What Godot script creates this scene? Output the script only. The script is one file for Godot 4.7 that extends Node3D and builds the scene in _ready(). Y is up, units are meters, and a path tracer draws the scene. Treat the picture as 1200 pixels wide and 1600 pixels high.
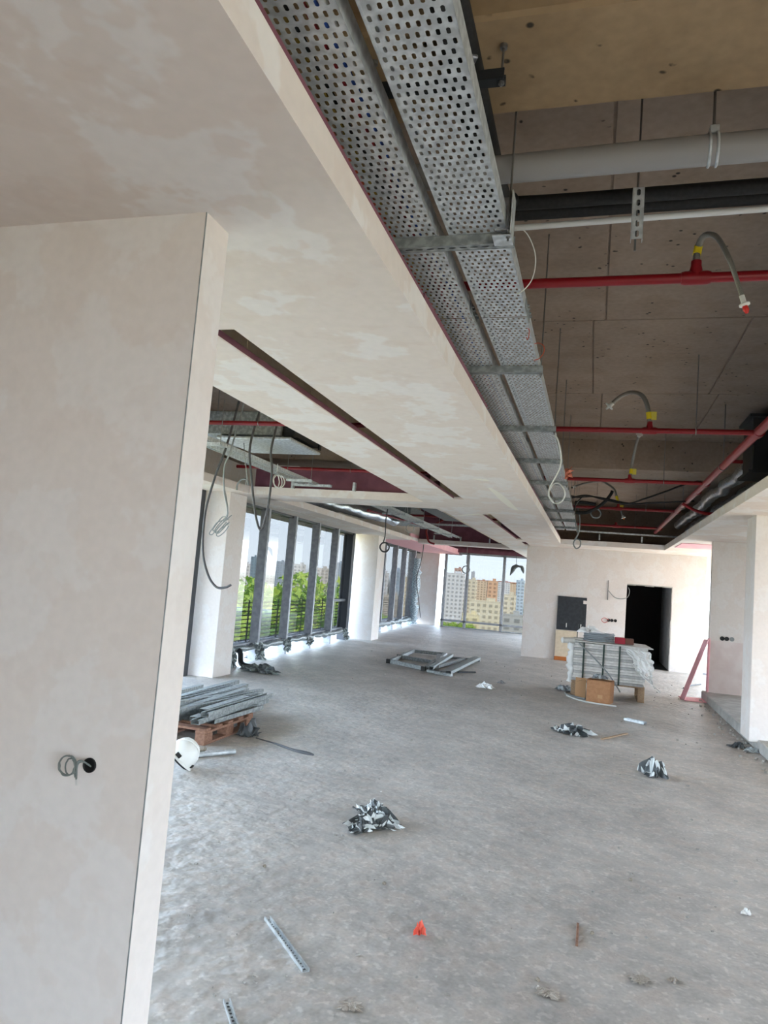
extends Node3D
# An unfinished office floor: bare slab and services overhead, plastered soffits, glazed wall on the left.
var rng := RandomNumberGenerator.new()
var used := {}
var M := {}

class MB:
	var v := PackedVector3Array()
	var n := PackedVector3Array()
	var ix := PackedInt32Array()
	var c := PackedColorArray()
	var col := Color.WHITE
	var tint := false
	func put(p: Vector3, nn: Vector3) -> int:
		v.append(p); n.append(nn)
		if tint: c.append(col)
		return v.size() - 1
	func poly(pts: Array, out: Vector3) -> void:
		var nn: Vector3 = (pts[1] - pts[0]).cross(pts[2] - pts[0])
		if pts.size() > 3 and nn.length() < 1e-9: nn = (pts[2] - pts[0]).cross(pts[3] - pts[0])
		nn = nn.normalized()
		var flip := nn.dot(out) < 0.0
		if flip: nn = -nn
		var b := v.size()
		for p in pts: put(p, nn)
		for k in range(1, pts.size() - 1):
			if flip: ix.append_array(PackedInt32Array([b, b + k, b + k + 1]))
			else: ix.append_array(PackedInt32Array([b, b + k + 1, b + k]))
	func box(ce: Vector3, s: Vector3, bs := Basis.IDENTITY, bev := 0.0) -> void:
		var h := s / 2.0
		if bev <= 0.0:
			for a in 3:
				for sg in [-1.0, 1.0]:
					var o := Vector3.ZERO; o[a] = sg
					var q := []
					for k in [[-1, -1], [1, -1], [1, 1], [-1, 1]]:
						var p := Vector3.ZERO
						p[a] = sg * h[a]; p[(a + 1) % 3] = k[0] * h[(a + 1) % 3]; p[(a + 2) % 3] = k[1] * h[(a + 2) % 3]
						q.append(ce + bs * p)
					poly(q, bs * o)
			return
		bev = minf(bev, minf(h.x, minf(h.y, h.z)) * 0.9)
		var P := func(sg: Vector3, a: int) -> Vector3:
			var p := Vector3.ZERO
			for k in 3: p[k] = sg[k] * (h[k] - (0.0 if k == a else bev))
			return ce + bs * p
		for a in 3:
			var b := (a + 1) % 3
			var d := (a + 2) % 3
			for sg in [-1.0, 1.0]:
				var o := Vector3.ZERO; o[a] = sg
				var q := []
				for k in [[-1, -1], [1, -1], [1, 1], [-1, 1]]:
					var t := Vector3.ZERO
					t[a] = sg; t[b] = k[0]; t[d] = k[1]
					q.append(P.call(t, a))
				poly(q, bs * o)
			for sb in [-1.0, 1.0]:
				for sd in [-1.0, 1.0]:
					var t1 := Vector3.ZERO
					t1[a] = -1.0; t1[b] = sb; t1[d] = sd
					var t2 := t1
					t2[a] = 1.0
					var o2 := Vector3.ZERO; o2[b] = sb; o2[d] = sd
					poly([P.call(t1, b), P.call(t1, d), P.call(t2, d), P.call(t2, b)], bs * o2)
		for sx in [-1.0, 1.0]:
			for sy in [-1.0, 1.0]:
				for sz in [-1.0, 1.0]:
					var t := Vector3(sx, sy, sz)
					poly([P.call(t, 0), P.call(t, 1), P.call(t, 2)], bs * t)
	func rect(x0: float, x1: float, y0: float, y1: float, z0: float, z1: float, bev := 0.0) -> void:
		box(Vector3((x0 + x1) / 2, (y0 + y1) / 2, (z0 + z1) / 2), Vector3(absf(x1 - x0), absf(y1 - y0), absf(z1 - z0)), Basis.IDENTITY, bev)
	static func along(d: Vector3, up := Vector3.UP) -> Basis:   # x along d
		var x := d.normalized()
		if absf(x.dot(up)) > 0.98: up = Vector3.RIGHT
		var z := x.cross(up).normalized()
		return Basis(x, z.cross(x), z)
	func bar(a: Vector3, b: Vector3, w: float, h: float, bev := 0.0, up := Vector3.UP) -> void:
		box((a + b) / 2, Vector3(a.distance_to(b), h, w), along(b - a, up), bev)
	func stud(a: Vector3, b: Vector3, w: float, h: float, t := 0.002, up := Vector3.UP) -> void:   # C section, open side down
		var bs := along(b - a, up)
		var L := a.distance_to(b)
		var m := (a + b) / 2
		box(m + bs.y * (h / 2), Vector3(L, t, w), bs)
		for s in [-1.0, 1.0]:
			box(m + bs.z * (s * w / 2), Vector3(L, h, t), bs)
			box(m + bs.z * (s * (w / 2 - w * 0.09)) - bs.y * (h / 2), Vector3(L, t, w * 0.18), bs)
	static func smooth(p: Array, per := 6, closed := false) -> Array:
		var o := []
		var m := p.size()
		var last := m if closed else m - 1
		for i in last:
			var a: Vector3 = p[(i - 1 + m) % m] if closed or i > 0 else p[0] * 2.0 - p[1]
			var b: Vector3 = p[i]
			var d: Vector3 = p[(i + 1) % m]
			var e: Vector3 = p[(i + 2) % m] if closed or i < m - 2 else p[m - 1] * 2.0 - p[m - 2]
			for k in per:
				o.append(b.cubic_interpolate(d, a, e, float(k) / per))
		if not closed: o.append(p[m - 1])
		return o
	func tube(p: Array, r, sides := 8, closed := false, caps := true) -> void:   # r: one radius or one for each point
		var m := p.size()
		var base := v.size()
		var t0: Vector3 = (p[1] - p[0]).normalized()
		var u := (Vector3.UP if absf(t0.y) < 0.9 else Vector3.RIGHT).cross(t0).normalized()
		var rings := m + 1 if closed else m
		for i in rings:
			var k := i % m
			var t: Vector3
			if closed: t = (p[(k + 1) % m] - p[(k - 1 + m) % m]).normalized()
			else: t = (p[mini(k + 1, m - 1)] - p[maxi(k - 1, 0)]).normalized()
			u = (u - t * u.dot(t)).normalized()
			var w := t.cross(u)
			var rr: float = r[k] if r is Array else r
			for s in sides:
				var an := TAU * s / sides
				var d := u * cos(an) + w * sin(an)
				put(p[k] + d * rr, d)
			if caps and not closed and (i == 0 or i == m - 1):
				var q := []
				for s in sides:
					var an := TAU * s / sides
					q.append(p[k] + (u * cos(an) + w * sin(an)) * rr)
				if i == 0:
					# caps are put after the rings, so remember them
					cap0 = [q, -t]
				else: cap1 = [q, t]
		for i in rings - 1:
			for s in sides:
				var a := base + i * sides + s
				var b := base + i * sides + (s + 1) % sides
				ix.append_array(PackedInt32Array([a, a + sides, b, b, a + sides, b + sides]))
		if caps and not closed:
			poly(cap0[0], cap0[1]); poly(cap1[0], cap1[1])
	var cap0: Array
	var cap1: Array
	func lathe(prof: Array, at: Vector3, ax := Vector3.UP, sides := 16) -> void:   # prof: Vector2(radius, height)
		var bs := along(ax)
		var m := prof.size()
		var base := v.size()
		for i in m:
			var q: Vector2 = prof[i]
			var d2: Vector2 = prof[mini(i + 1, m - 1)] - prof[maxi(i - 1, 0)]
			for s in sides + 1:
				var an := TAU * s / sides
				var rd := bs.y * cos(an) + bs.z * sin(an)
				put(at + bs.x * q.y + rd * q.x, (rd * d2.y - bs.x * d2.x).normalized())
		for i in m - 1:
			for s in sides:
				var a := base + i * (sides + 1) + s
				ix.append_array(PackedInt32Array([a, a + sides + 1, a + 1, a + 1, a + sides + 1, a + sides + 2]))
	func ring(ce: Vector3, r: float, w: float, nrm: Vector3, turns := 1, jit := 0.0, seedv := 1) -> void:
		var g := RandomNumberGenerator.new(); g.seed = seedv
		var bs := along(nrm)
		var p := []
		var m := 18 * turns
		for i in m:
			var an := TAU * i / 18.0
			var rr := r * (1.0 + g.randf_range(-jit, jit))
			p.append(ce + bs.y * cos(an) * rr + bs.z * sin(an) * rr + bs.x * (w * 1.6 * (float(i) / 18.0 - turns / 2.0) + g.randf_range(-jit, jit) * r))
		tube(smooth(p, 3), w, 6)
	func perf(o: Vector3, du: Vector3, dv: Vector3, nu: int, nv: int, ru: float, rv: float, stag := 0.0) -> void:   # sheet of nu x nv cells, each with a slot
		var nn := du.cross(dv).normalized()
		var ul := du.length()
		var vl := dv.length()
		var ud := du.normalized()
		var vd := dv.normalized()
		for j in nv:
			for i in nu:
				var ce := o + du * (i + 0.5) + dv * (j + 0.5)
				var hc := ce + du * (stag if j % 2 == 0 else -stag)
				var b := v.size()
				for k in 8:
					var an := TAU * (k + 0.5) / 8
					var a := cos(an)
					var e := sin(an)
					var mx := maxf(absf(a), absf(e))
					put(ce + ud * (a / mx * ul / 2) + vd * (e / mx * vl / 2), nn)
					put(hc + ud * (a * ru * 1.05) + vd * ((signf(e) * (rv - ru) if rv > ru else 0.0) + e * minf(ru, rv)), nn)
				# outer corners need their own points: cell corners
				var cn := []
				for sg in [[1, 1], [-1, 1], [-1, -1], [1, -1]]: cn.append(put(ce + du * (0.5 * sg[0]) + dv * (0.5 * sg[1]), nn))
				for k in 8:
					var a := b + k * 2
					var d := b + ((k + 1) % 8) * 2
					ix.append_array(PackedInt32Array([a, a + 1, d, d, a + 1, d + 1]))
				for k in 4:
					var a := b + (k * 2) * 2
					ix.append_array(PackedInt32Array([a, a + 2, cn[k]]))
	func move(t: Transform3D) -> void:
		for i in v.size():
			v[i] = t * v[i]; n[i] = (t.basis * n[i]).normalized()
	func mesh(o := Vector3.ZERO) -> ArrayMesh:
		var a := []
		a.resize(Mesh.ARRAY_MAX)
		var vv := v.duplicate()
		if o != Vector3.ZERO:
			for i in vv.size(): vv[i] -= o
		a[Mesh.ARRAY_VERTEX] = vv; a[Mesh.ARRAY_NORMAL] = n; a[Mesh.ARRAY_INDEX] = ix
		if tint: a[Mesh.ARRAY_COLOR] = c
		var me := ArrayMesh.new()
		me.add_surface_from_arrays(Mesh.PRIMITIVE_TRIANGLES, a)
		return me

func V(x: float, y: float, z: float) -> Vector3: return Vector3(x, y, z)
func mb() -> MB: return MB.new()

func numbered(called: String) -> String:
	var k: int = used.get(called, 0)
	used[called] = k + 1
	return called if k == 0 else "%s_%03d" % [called, k]

func tag(o: Node3D, label: String, category: String, group := "", kind := "") -> Node3D:
	o.set_meta("label", label); o.set_meta("category", category)
	if group: o.set_meta("group", group)
	if kind: o.set_meta("kind", kind)
	return o

func thing(called: String, label: String, category: String, at := Vector3.ZERO, group := "", kind := "") -> Node3D:
	var o := Node3D.new()
	o.name = numbered(called)
	add_child(o)
	o.position = at
	return tag(o, label, category, group, kind)

func part(called: String, b: MB, m: Material, parent: Node3D, label := "") -> MeshInstance3D:   # b is in world coordinates
	var o := Vector3.ZERO
	var p: Node = parent
	while p != self:
		o += p.position; p = p.get_parent()
	var r := MeshInstance3D.new()
	r.name = called; r.mesh = b.mesh(o); r.material_override = m
	parent.add_child(r, true)
	if label: r.set_meta("label", label)
	return r

func one(called: String, b: MB, m: Material, label: String, category: String, at := Vector3.ZERO, group := "", kind := "") -> MeshInstance3D:
	var r := MeshInstance3D.new()
	r.name = numbered(called); r.mesh = b.mesh(at); r.material_override = m; r.position = at
	add_child(r)
	tag(r, label, category, group, kind)
	return r

func copy(o: Node3D, at: Vector3, label := "", turn := 0.0, sc := 1.0) -> Node3D:
	var r: Node3D = o.duplicate()
	var base := String(o.name).trim_suffix("_" + String(o.name).get_slice("_", String(o.name).get_slice_count("_") - 1)) if String(o.name).right(3).is_valid_int() else String(o.name)
	r.name = numbered(base)
	add_child(r)
	r.position = at; r.rotation.y = turn
	if sc != 1.0: r.scale = Vector3.ONE * sc
	if label: r.set_meta("label", label)
	return r

func noise(freq: float, oct := 4, seedv := 1, kind := FastNoiseLite.TYPE_SIMPLEX_SMOOTH) -> FastNoiseLite:
	var f := FastNoiseLite.new()
	f.frequency = freq; f.fractal_octaves = oct; f.seed = seedv; f.noise_type = kind
	return f

func mat(col: Color, rough := 0.8, metal := 0.0) -> StandardMaterial3D:
	var m := StandardMaterial3D.new()
	m.albedo_color = col; m.roughness = rough; m.metallic = metal
	return m

func tex(a: Color, b: Color, freq: float, oct: int, seedv: int, size := 256, lo := 0.3, hi := 0.7) -> NoiseTexture2D:
	var t := NoiseTexture2D.new()
	t.noise = noise(freq, oct, seedv); t.width = size; t.height = size; t.seamless = true
	var g := Gradient.new()
	g.offsets = PackedFloat32Array([lo, hi]); g.colors = PackedColorArray([a, b])
	t.color_ramp = g
	return t

func nrm(freq: float, seedv: int, bump := 4.0, size := 512) -> NoiseTexture2D:
	var t := NoiseTexture2D.new()
	t.noise = noise(freq, 5, seedv); t.width = size; t.height = size; t.seamless = true; t.as_normal_map = true; t.bump_strength = bump
	return t

func tri(m: StandardMaterial3D, s: float, world := true) -> StandardMaterial3D:
	m.uv1_triplanar = true; m.uv1_world_triplanar = world; m.uv1_scale = Vector3.ONE * s; m.uv1_triplanar_sharpness = 8.0
	return m

func noisy(a: Color, b: Color, freq: float, scale: float, rough := 0.8, metal := 0.0, seedv := 3, lo := 0.3, hi := 0.7) -> StandardMaterial3D:
	var m := mat(Color.WHITE, rough, metal)
	m.albedo_texture = tex(a, b, freq, 4, seedv, 256, lo, hi)
	return tri(m, scale)

func seam(freq: float, oct: int, seedv: int, size: int, kind := FastNoiseLite.TYPE_SIMPLEX_SMOOTH) -> PackedByteArray:
	return noise(freq, oct, seedv, kind).get_seamless_image(size, size).get_data()

func plaster_image(base: Color, pale: Color, dark: Color, size: int, sd: int, amt := 1.0) -> ImageTexture:   # board with skim-coat patches and sanding streaks
	var a := seam(0.009, 3, sd, size)
	var b := seam(0.022, 4, sd + 1, size)
	var d := seam(0.09, 3, sd + 2, size)
	var by := PackedByteArray()
	by.resize(size * size * 3)
	for i in size * size:
		var p := smoothstep(0.50, 0.60, a[i] / 255.0 + (d[i] / 255.0 - 0.5) * 0.16)
		var q := smoothstep(0.62, 0.72, b[i] / 255.0 + (d[i] / 255.0 - 0.5) * 0.1) * 0.55
		var c := base.lerp(pale, p * amt).lerp(dark, q * amt)
		var g := 1.0 + (d[i] / 255.0 - 0.5) * 0.03
		by[i * 3] = int(clampf(c.r * g, 0, 1) * 255); by[i * 3 + 1] = int(clampf(c.g * g, 0, 1) * 255); by[i * 3 + 2] = int(clampf(c.b * g, 0, 1) * 255)
	return ImageTexture.create_from_image(Image.create_from_data(size, size, false, Image.FORMAT_RGB8, by))

func floor_image(size: int) -> ImageTexture:   # dusty screed: broad tones, scuffed patches, grit and pale spots
	var a := seam(0.004, 4, 11, size)
	var b := seam(0.02, 5, 12, size)
	var d := seam(0.12, 4, 13, size)
	var e := seam(0.045, 3, 14, size)
	var by := PackedByteArray()
	by.resize(size * size * 3)
	for i in size * size:
		var av := a[i] / 255.0
		var bv := b[i] / 255.0
		var dv := d[i] / 255.0
		var ev := e[i] / 255.0
		var k := 0.70 + (av - 0.5) * 0.12 + (bv - 0.5) * 0.11 + (dv - 0.5) * 0.08
		k += smoothstep(0.66, 0.74, ev + (dv - 0.5) * 0.3) * 0.06
		k -= smoothstep(0.72, 0.8, bv + (dv - 0.5) * 0.35) * 0.06
		var w := smoothstep(0.45, 0.75, bv) * 0.014
		by[i * 3] = int(clampf(k + w, 0, 1) * 255); by[i * 3 + 1] = int(clampf(k * 0.978, 0, 1) * 255); by[i * 3 + 2] = int(clampf(k * 0.95 - w * 0.5, 0, 1) * 255)
	return ImageTexture.create_from_image(Image.create_from_data(size, size, false, Image.FORMAT_RGB8, by))

func slab_image(size: int, base: Color, stain: Color) -> ImageTexture:   # board-marked concrete: grain, blow holes, stains
	var a := seam(0.008, 4, 21, size)
	var b := seam(0.06, 4, 22, size)
	var d := seam(0.035, 2, 23, size, FastNoiseLite.TYPE_CELLULAR)
	var by := PackedByteArray()
	by.resize(size * size * 3)
	for i in size * size:
		var x := i % size
		var y := i / size
		var st := a[(y * size) + (x / 6) % size] / 255.0
		var c := base.lerp(stain, smoothstep(0.40, 0.80, a[i] / 255.0) * 0.4)
		var g := 0.95 + (b[i] / 255.0 - 0.5) * 0.10 + (st - 0.5) * 0.08
		g *= 1.0 - 0.7 * smoothstep(0.84, 0.92, 1.0 - d[i] / 255.0) * smoothstep(0.48, 0.6, a[i] / 255.0 + (b[i] / 255.0 - 0.5) * 0.4)
		by[i * 3] = int(clampf(c.r * g, 0, 1) * 255); by[i * 3 + 1] = int(clampf(c.g * g, 0, 1) * 255); by[i * 3 + 2] = int(clampf(c.b * g, 0, 1) * 255)
	return ImageTexture.create_from_image(Image.create_from_data(size, size, false, Image.FORMAT_RGB8, by))

func crumple(ce: Vector3, s: Vector3, turn: float, sd: int, cols: Array, res := 18) -> MB:   # a crushed sheet of film
	var b := mb()
	b.tint = true
	var f := noise(0.75, 2, sd)
	var g := noise(0.55, 2, sd + 7)
	var bs := Basis(Vector3.UP, turn)
	var p := []
	for j in res + 1:
		for i in res + 1:
			var u := 2.0 * i / res - 1.0
			var w := 2.0 * j / res - 1.0
			var rr := maxf(absf(u), absf(w))
			var sh := 0.75 + 0.55 * g.get_noise_2d(u * 2.5 + sd, w * 2.5)
			var y := clampf(0.45 + 0.75 * f.get_noise_2d(u * 1.6 + sd, w * 1.6), 0.05, 1.0) + 0.55 * absf(f.get_noise_2d(u * 3.0, w * 3.0 + sd))
			y *= 1.0 - 0.85 * pow(rr, 3.0)
			p.append(ce + bs * Vector3(u * s.x * sh + 0.3 * s.x * f.get_noise_2d(w * 3.0, sd), y * s.y + 0.003, w * s.z * sh + 0.3 * s.z * f.get_noise_2d(u * 3.0, sd + 40.0)))
	for j in res:
		for i in res:
			var k := j * (res + 1) + i
			var h := g.get_noise_2d(i * 0.55 + sd * 3.0, j * 0.55)
			b.col = cols[0] if h < 0.12 else cols[1 % cols.size()]
			b.poly([p[k], p[k + 1], p[k + res + 2]], Vector3.UP)
			b.poly([p[k], p[k + res + 2], p[k + res + 1]], Vector3.UP)
	return b

func _ready() -> void:
	# camera, sky, sun, exposure
	var cam := Camera3D.new()
	cam.name = "camera"
	cam.fov = 70.177
	cam.near = 0.05; cam.far = 3000.0
	cam.position = Vector3(0, 1.6, 0)
	cam.rotation = Vector3(0.0899031, 0.284583, 0.0793644)
	add_child(cam)
	cam.current = true
	var env := Environment.new()
	env.background_mode = Environment.BG_SKY
	var sm := ProceduralSkyMaterial.new()
	sm.sky_top_color = Color(0.62, 0.73, 0.85); sm.sky_horizon_color = Color(0.86, 0.91, 0.95); sm.sky_curve = 0.2
	sm.ground_horizon_color = Color(0.72, 0.74, 0.72); sm.ground_bottom_color = Color(0.45, 0.44, 0.42)
	sm.sky_energy_multiplier = 3.9; sm.ground_energy_multiplier = 2.2
	sm.sun_angle_max = 1.0
	var sky := Sky.new()
	sky.sky_material = sm
	env.sky = sky
	env.tonemap_mode = Environment.TONE_MAPPER_LINEAR
	env.tonemap_exposure = 1.0
	env.sdfgi_enabled = true; env.ssao_enabled = true; env.ssil_enabled = true
	var we := WorldEnvironment.new()
	we.name = "surroundings"; we.environment = env
	add_child(we)
	var sun := DirectionalLight3D.new()
	sun.name = "sun"
	sun.light_color = Color(1.0, 0.92, 0.80); sun.light_energy = 11.0; sun.light_angular_distance = 0.6; sun.shadow_enabled = true
	add_child(sun)
	sun.look_at_from_position(Vector3(7.0, 5.4, 4.0), Vector3.ZERO)
	rng.seed = 7
	materials()
	shell()
	windows()
	outside()
	trays()
	pipes()
	wires()
	left_voids()
	stores()
	litter()

func materials() -> void:
	var pl := mat(Color.WHITE, 0.9)
	pl.albedo_texture = plaster_image(Color(0.87, 0.835, 0.81), Color(0.885, 0.87, 0.86), Color(0.84, 0.795, 0.765), 512, 31, 0.5)
	pl.normal_enabled = true; pl.normal_texture = nrm(0.02, 5, 2.0); pl.normal_scale = 0.12
	M.plaster = tri(pl, 0.42)
	var so := mat(Color.WHITE, 0.92)
	so.albedo_texture = plaster_image(Color(0.90, 0.855, 0.825), Color(0.92, 0.895, 0.88), Color(0.88, 0.825, 0.79), 512, 41)
	M.soffit = tri(so, 0.3)
	var fl := mat(Color.WHITE, 0.5)
	fl.albedo_texture = floor_image(1024)
	fl.normal_enabled = true; fl.normal_texture = nrm(0.05, 8, 8.0); fl.normal_scale = 0.2
	M.floor = tri(fl, 0.3)
	var sl := mat(Color.WHITE, 0.9)
	sl.albedo_texture = slab_image(512, Color(0.63, 0.56, 0.50), Color(0.57, 0.49, 0.42))
	M.slab = tri(sl, 0.55)
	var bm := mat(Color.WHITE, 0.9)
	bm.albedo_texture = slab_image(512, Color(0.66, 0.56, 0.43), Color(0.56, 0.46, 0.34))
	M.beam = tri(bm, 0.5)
	M.upstand = noisy(Color(0.88, 0.81, 0.72), Color(0.92, 0.86, 0.78), 0.02, 0.6, 0.9)
	M.kerb = noisy(Color(0.62, 0.61, 0.59), Color(0.69, 0.68, 0.66), 0.015, 0.8, 0.92)
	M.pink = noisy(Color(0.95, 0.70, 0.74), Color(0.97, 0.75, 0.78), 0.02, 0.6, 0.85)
	M.maroon = noisy(Color(0.44, 0.26, 0.31), Color(0.49, 0.30, 0.35), 0.02, 0.6, 0.85)  # the pink board again, with shade put into its colour
	M.galv = noisy(Color(0.70, 0.72, 0.73), Color(0.82, 0.84, 0.85), 0.05, 1.5, 0.45, 0.35)
	M.galv_dull = noisy(Color(0.50, 0.52, 0.52), Color(0.62, 0.64, 0.64), 0.05, 1.5, 0.55, 0.3)
	M.steel = mat(Color(0.55, 0.55, 0.54), 0.4, 0.8)
	M.dark_steel = mat(Color(0.20, 0.21, 0.22), 0.5, 0.5)
	M.red = mat(Color(0.50, 0.03, 0.08), 0.38)
	M.pvc = mat(Color(0.56, 0.55, 0.545), 0.45)
	M.conduit = mat(Color(0.85, 0.85, 0.84), 0.5)
	M.rubber = noisy(Color(0.055, 0.058, 0.06), Color(0.10, 0.10, 0.105), 0.06, 3.0, 0.75)
	M.cable_grey = mat(Color(0.30, 0.30, 0.31), 0.6)
	M.cable_black = mat(Color(0.06, 0.06, 0.065), 0.55)
	M.cable_white = mat(Color(0.80, 0.80, 0.78), 0.5)
	M.cable_pale = mat(Color(0.55, 0.57, 0.57), 0.5)
	M.orange = mat(Color(0.80, 0.33, 0.20), 0.6)
	M.blue = mat(Color(0.12, 0.28, 0.60), 0.5)
	M.tan = mat(Color(0.55, 0.45, 0.15), 0.6)
	M.yellow = mat(Color(0.85, 0.75, 0.08), 0.6)
	M.braid = noisy(Color(0.45, 0.44, 0.42), Color(0.62, 0.61, 0.58), 0.2, 8.0, 0.45, 0.5)
	M.foil = noisy(Color(0.62, 0.64, 0.66), Color(0.82, 0.84, 0.86), 0.08, 2.0, 0.3, 0.85)
	M.frame = noisy(Color(0.56, 0.57, 0.59), Color(0.62, 0.63, 0.65), 0.03, 1.0, 0.5, 0.1)
	M.frame_dark = mat(Color(0.27, 0.28, 0.30), 0.5, 0.2)
	M.rail = mat(Color(0.33, 0.32, 0.26), 0.6)
	M.glass = mat(Color(0.03, 0.035, 0.04, 0.950), 0.02)   # dark tint added to dim the bright view through the panes
	M.glass.transparency = BaseMaterial3D.TRANSPARENCY_ALPHA
	M.glass_clear = mat(Color(0.93, 0.97, 1.0, 0.05), 0.02)
	M.glass_end = mat(Color(0.03, 0.035, 0.04, 0.946), 0.02)  # same added tint, slightly weaker to brighten the end view
	M.glass_end.transparency = BaseMaterial3D.TRANSPARENCY_ALPHA
	M.glass_mid = mat(Color(0.03, 0.035, 0.04, 0.55), 0.02)  # half tint added to hold back light on the near column
	M.glass_mid.transparency = BaseMaterial3D.TRANSPARENCY_ALPHA
	M.glass_clear.transparency = BaseMaterial3D.TRANSPARENCY_ALPHA
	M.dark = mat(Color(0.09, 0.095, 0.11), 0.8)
	M.board_dark = noisy(Color(0.15, 0.165, 0.185), Color(0.19, 0.205, 0.225), 0.03, 1.2, 0.7)
	M.wood = noisy(Color(0.60, 0.50, 0.40), Color(0.66, 0.56, 0.45), 0.06, 2.0, 0.85)
	M.wood_red = noisy(Color(0.50, 0.36, 0.29), Color(0.57, 0.43, 0.35), 0.06, 2.0, 0.85)
	M.ply = noisy(Color(0.84, 0.77, 0.66), Color(0.87, 0.80, 0.70), 0.03, 1.2, 0.8)
	M.card = noisy(Color(0.65, 0.47, 0.33), Color(0.68, 0.50, 0.36), 0.04, 1.5, 0.9)
	M.card_in = mat(Color(0.72, 0.57, 0.42), 0.9)
	M.panel = noisy(Color(0.80, 0.79, 0.77), Color(0.86, 0.85, 0.83), 0.05, 1.0, 0.85)
	M.panel_grey = noisy(Color(0.66, 0.655, 0.65), Color(0.72, 0.715, 0.705), 0.05, 1.0, 0.85)
	M.strap = mat(Color(0.12, 0.20, 0.17), 0.5)
	M.film = mat(Color(0.92, 0.92, 0.91), 0.35)
	M.film.backlight_enabled = true; M.film.backlight = Color(0.5, 0.5, 0.5)
	M.scrap = mat(Color.WHITE, 0.4)
	M.scrap.vertex_color_use_as_albedo = true
	M.white = mat(Color(0.90, 0.90, 0.88), 0.35)
	M.black = mat(Color(0.03, 0.03, 0.03), 0.5)
	M.brick_red = mat(Color(0.62, 0.13, 0.20), 0.7)
	M.mortar = noisy(Color(0.52, 0.48, 0.43), Color(0.64, 0.61, 0.56), 0.08, 4.0, 0.95)

const SF := 2.66    # underside of the plastered soffit
const ST := 2.77    # its top
const SL := 3.65    # underside of the slab
func wx(z: float) -> float: return -5.62 + (z + 12.0) * 0.045   # inner face of the glazed wall

func st(called: String, b: MB, m: Material, label: String, category: String, at := Vector3.ZERO) -> MeshInstance3D:
	return one(called, b, m, label, category, at, "", "structure")

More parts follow.
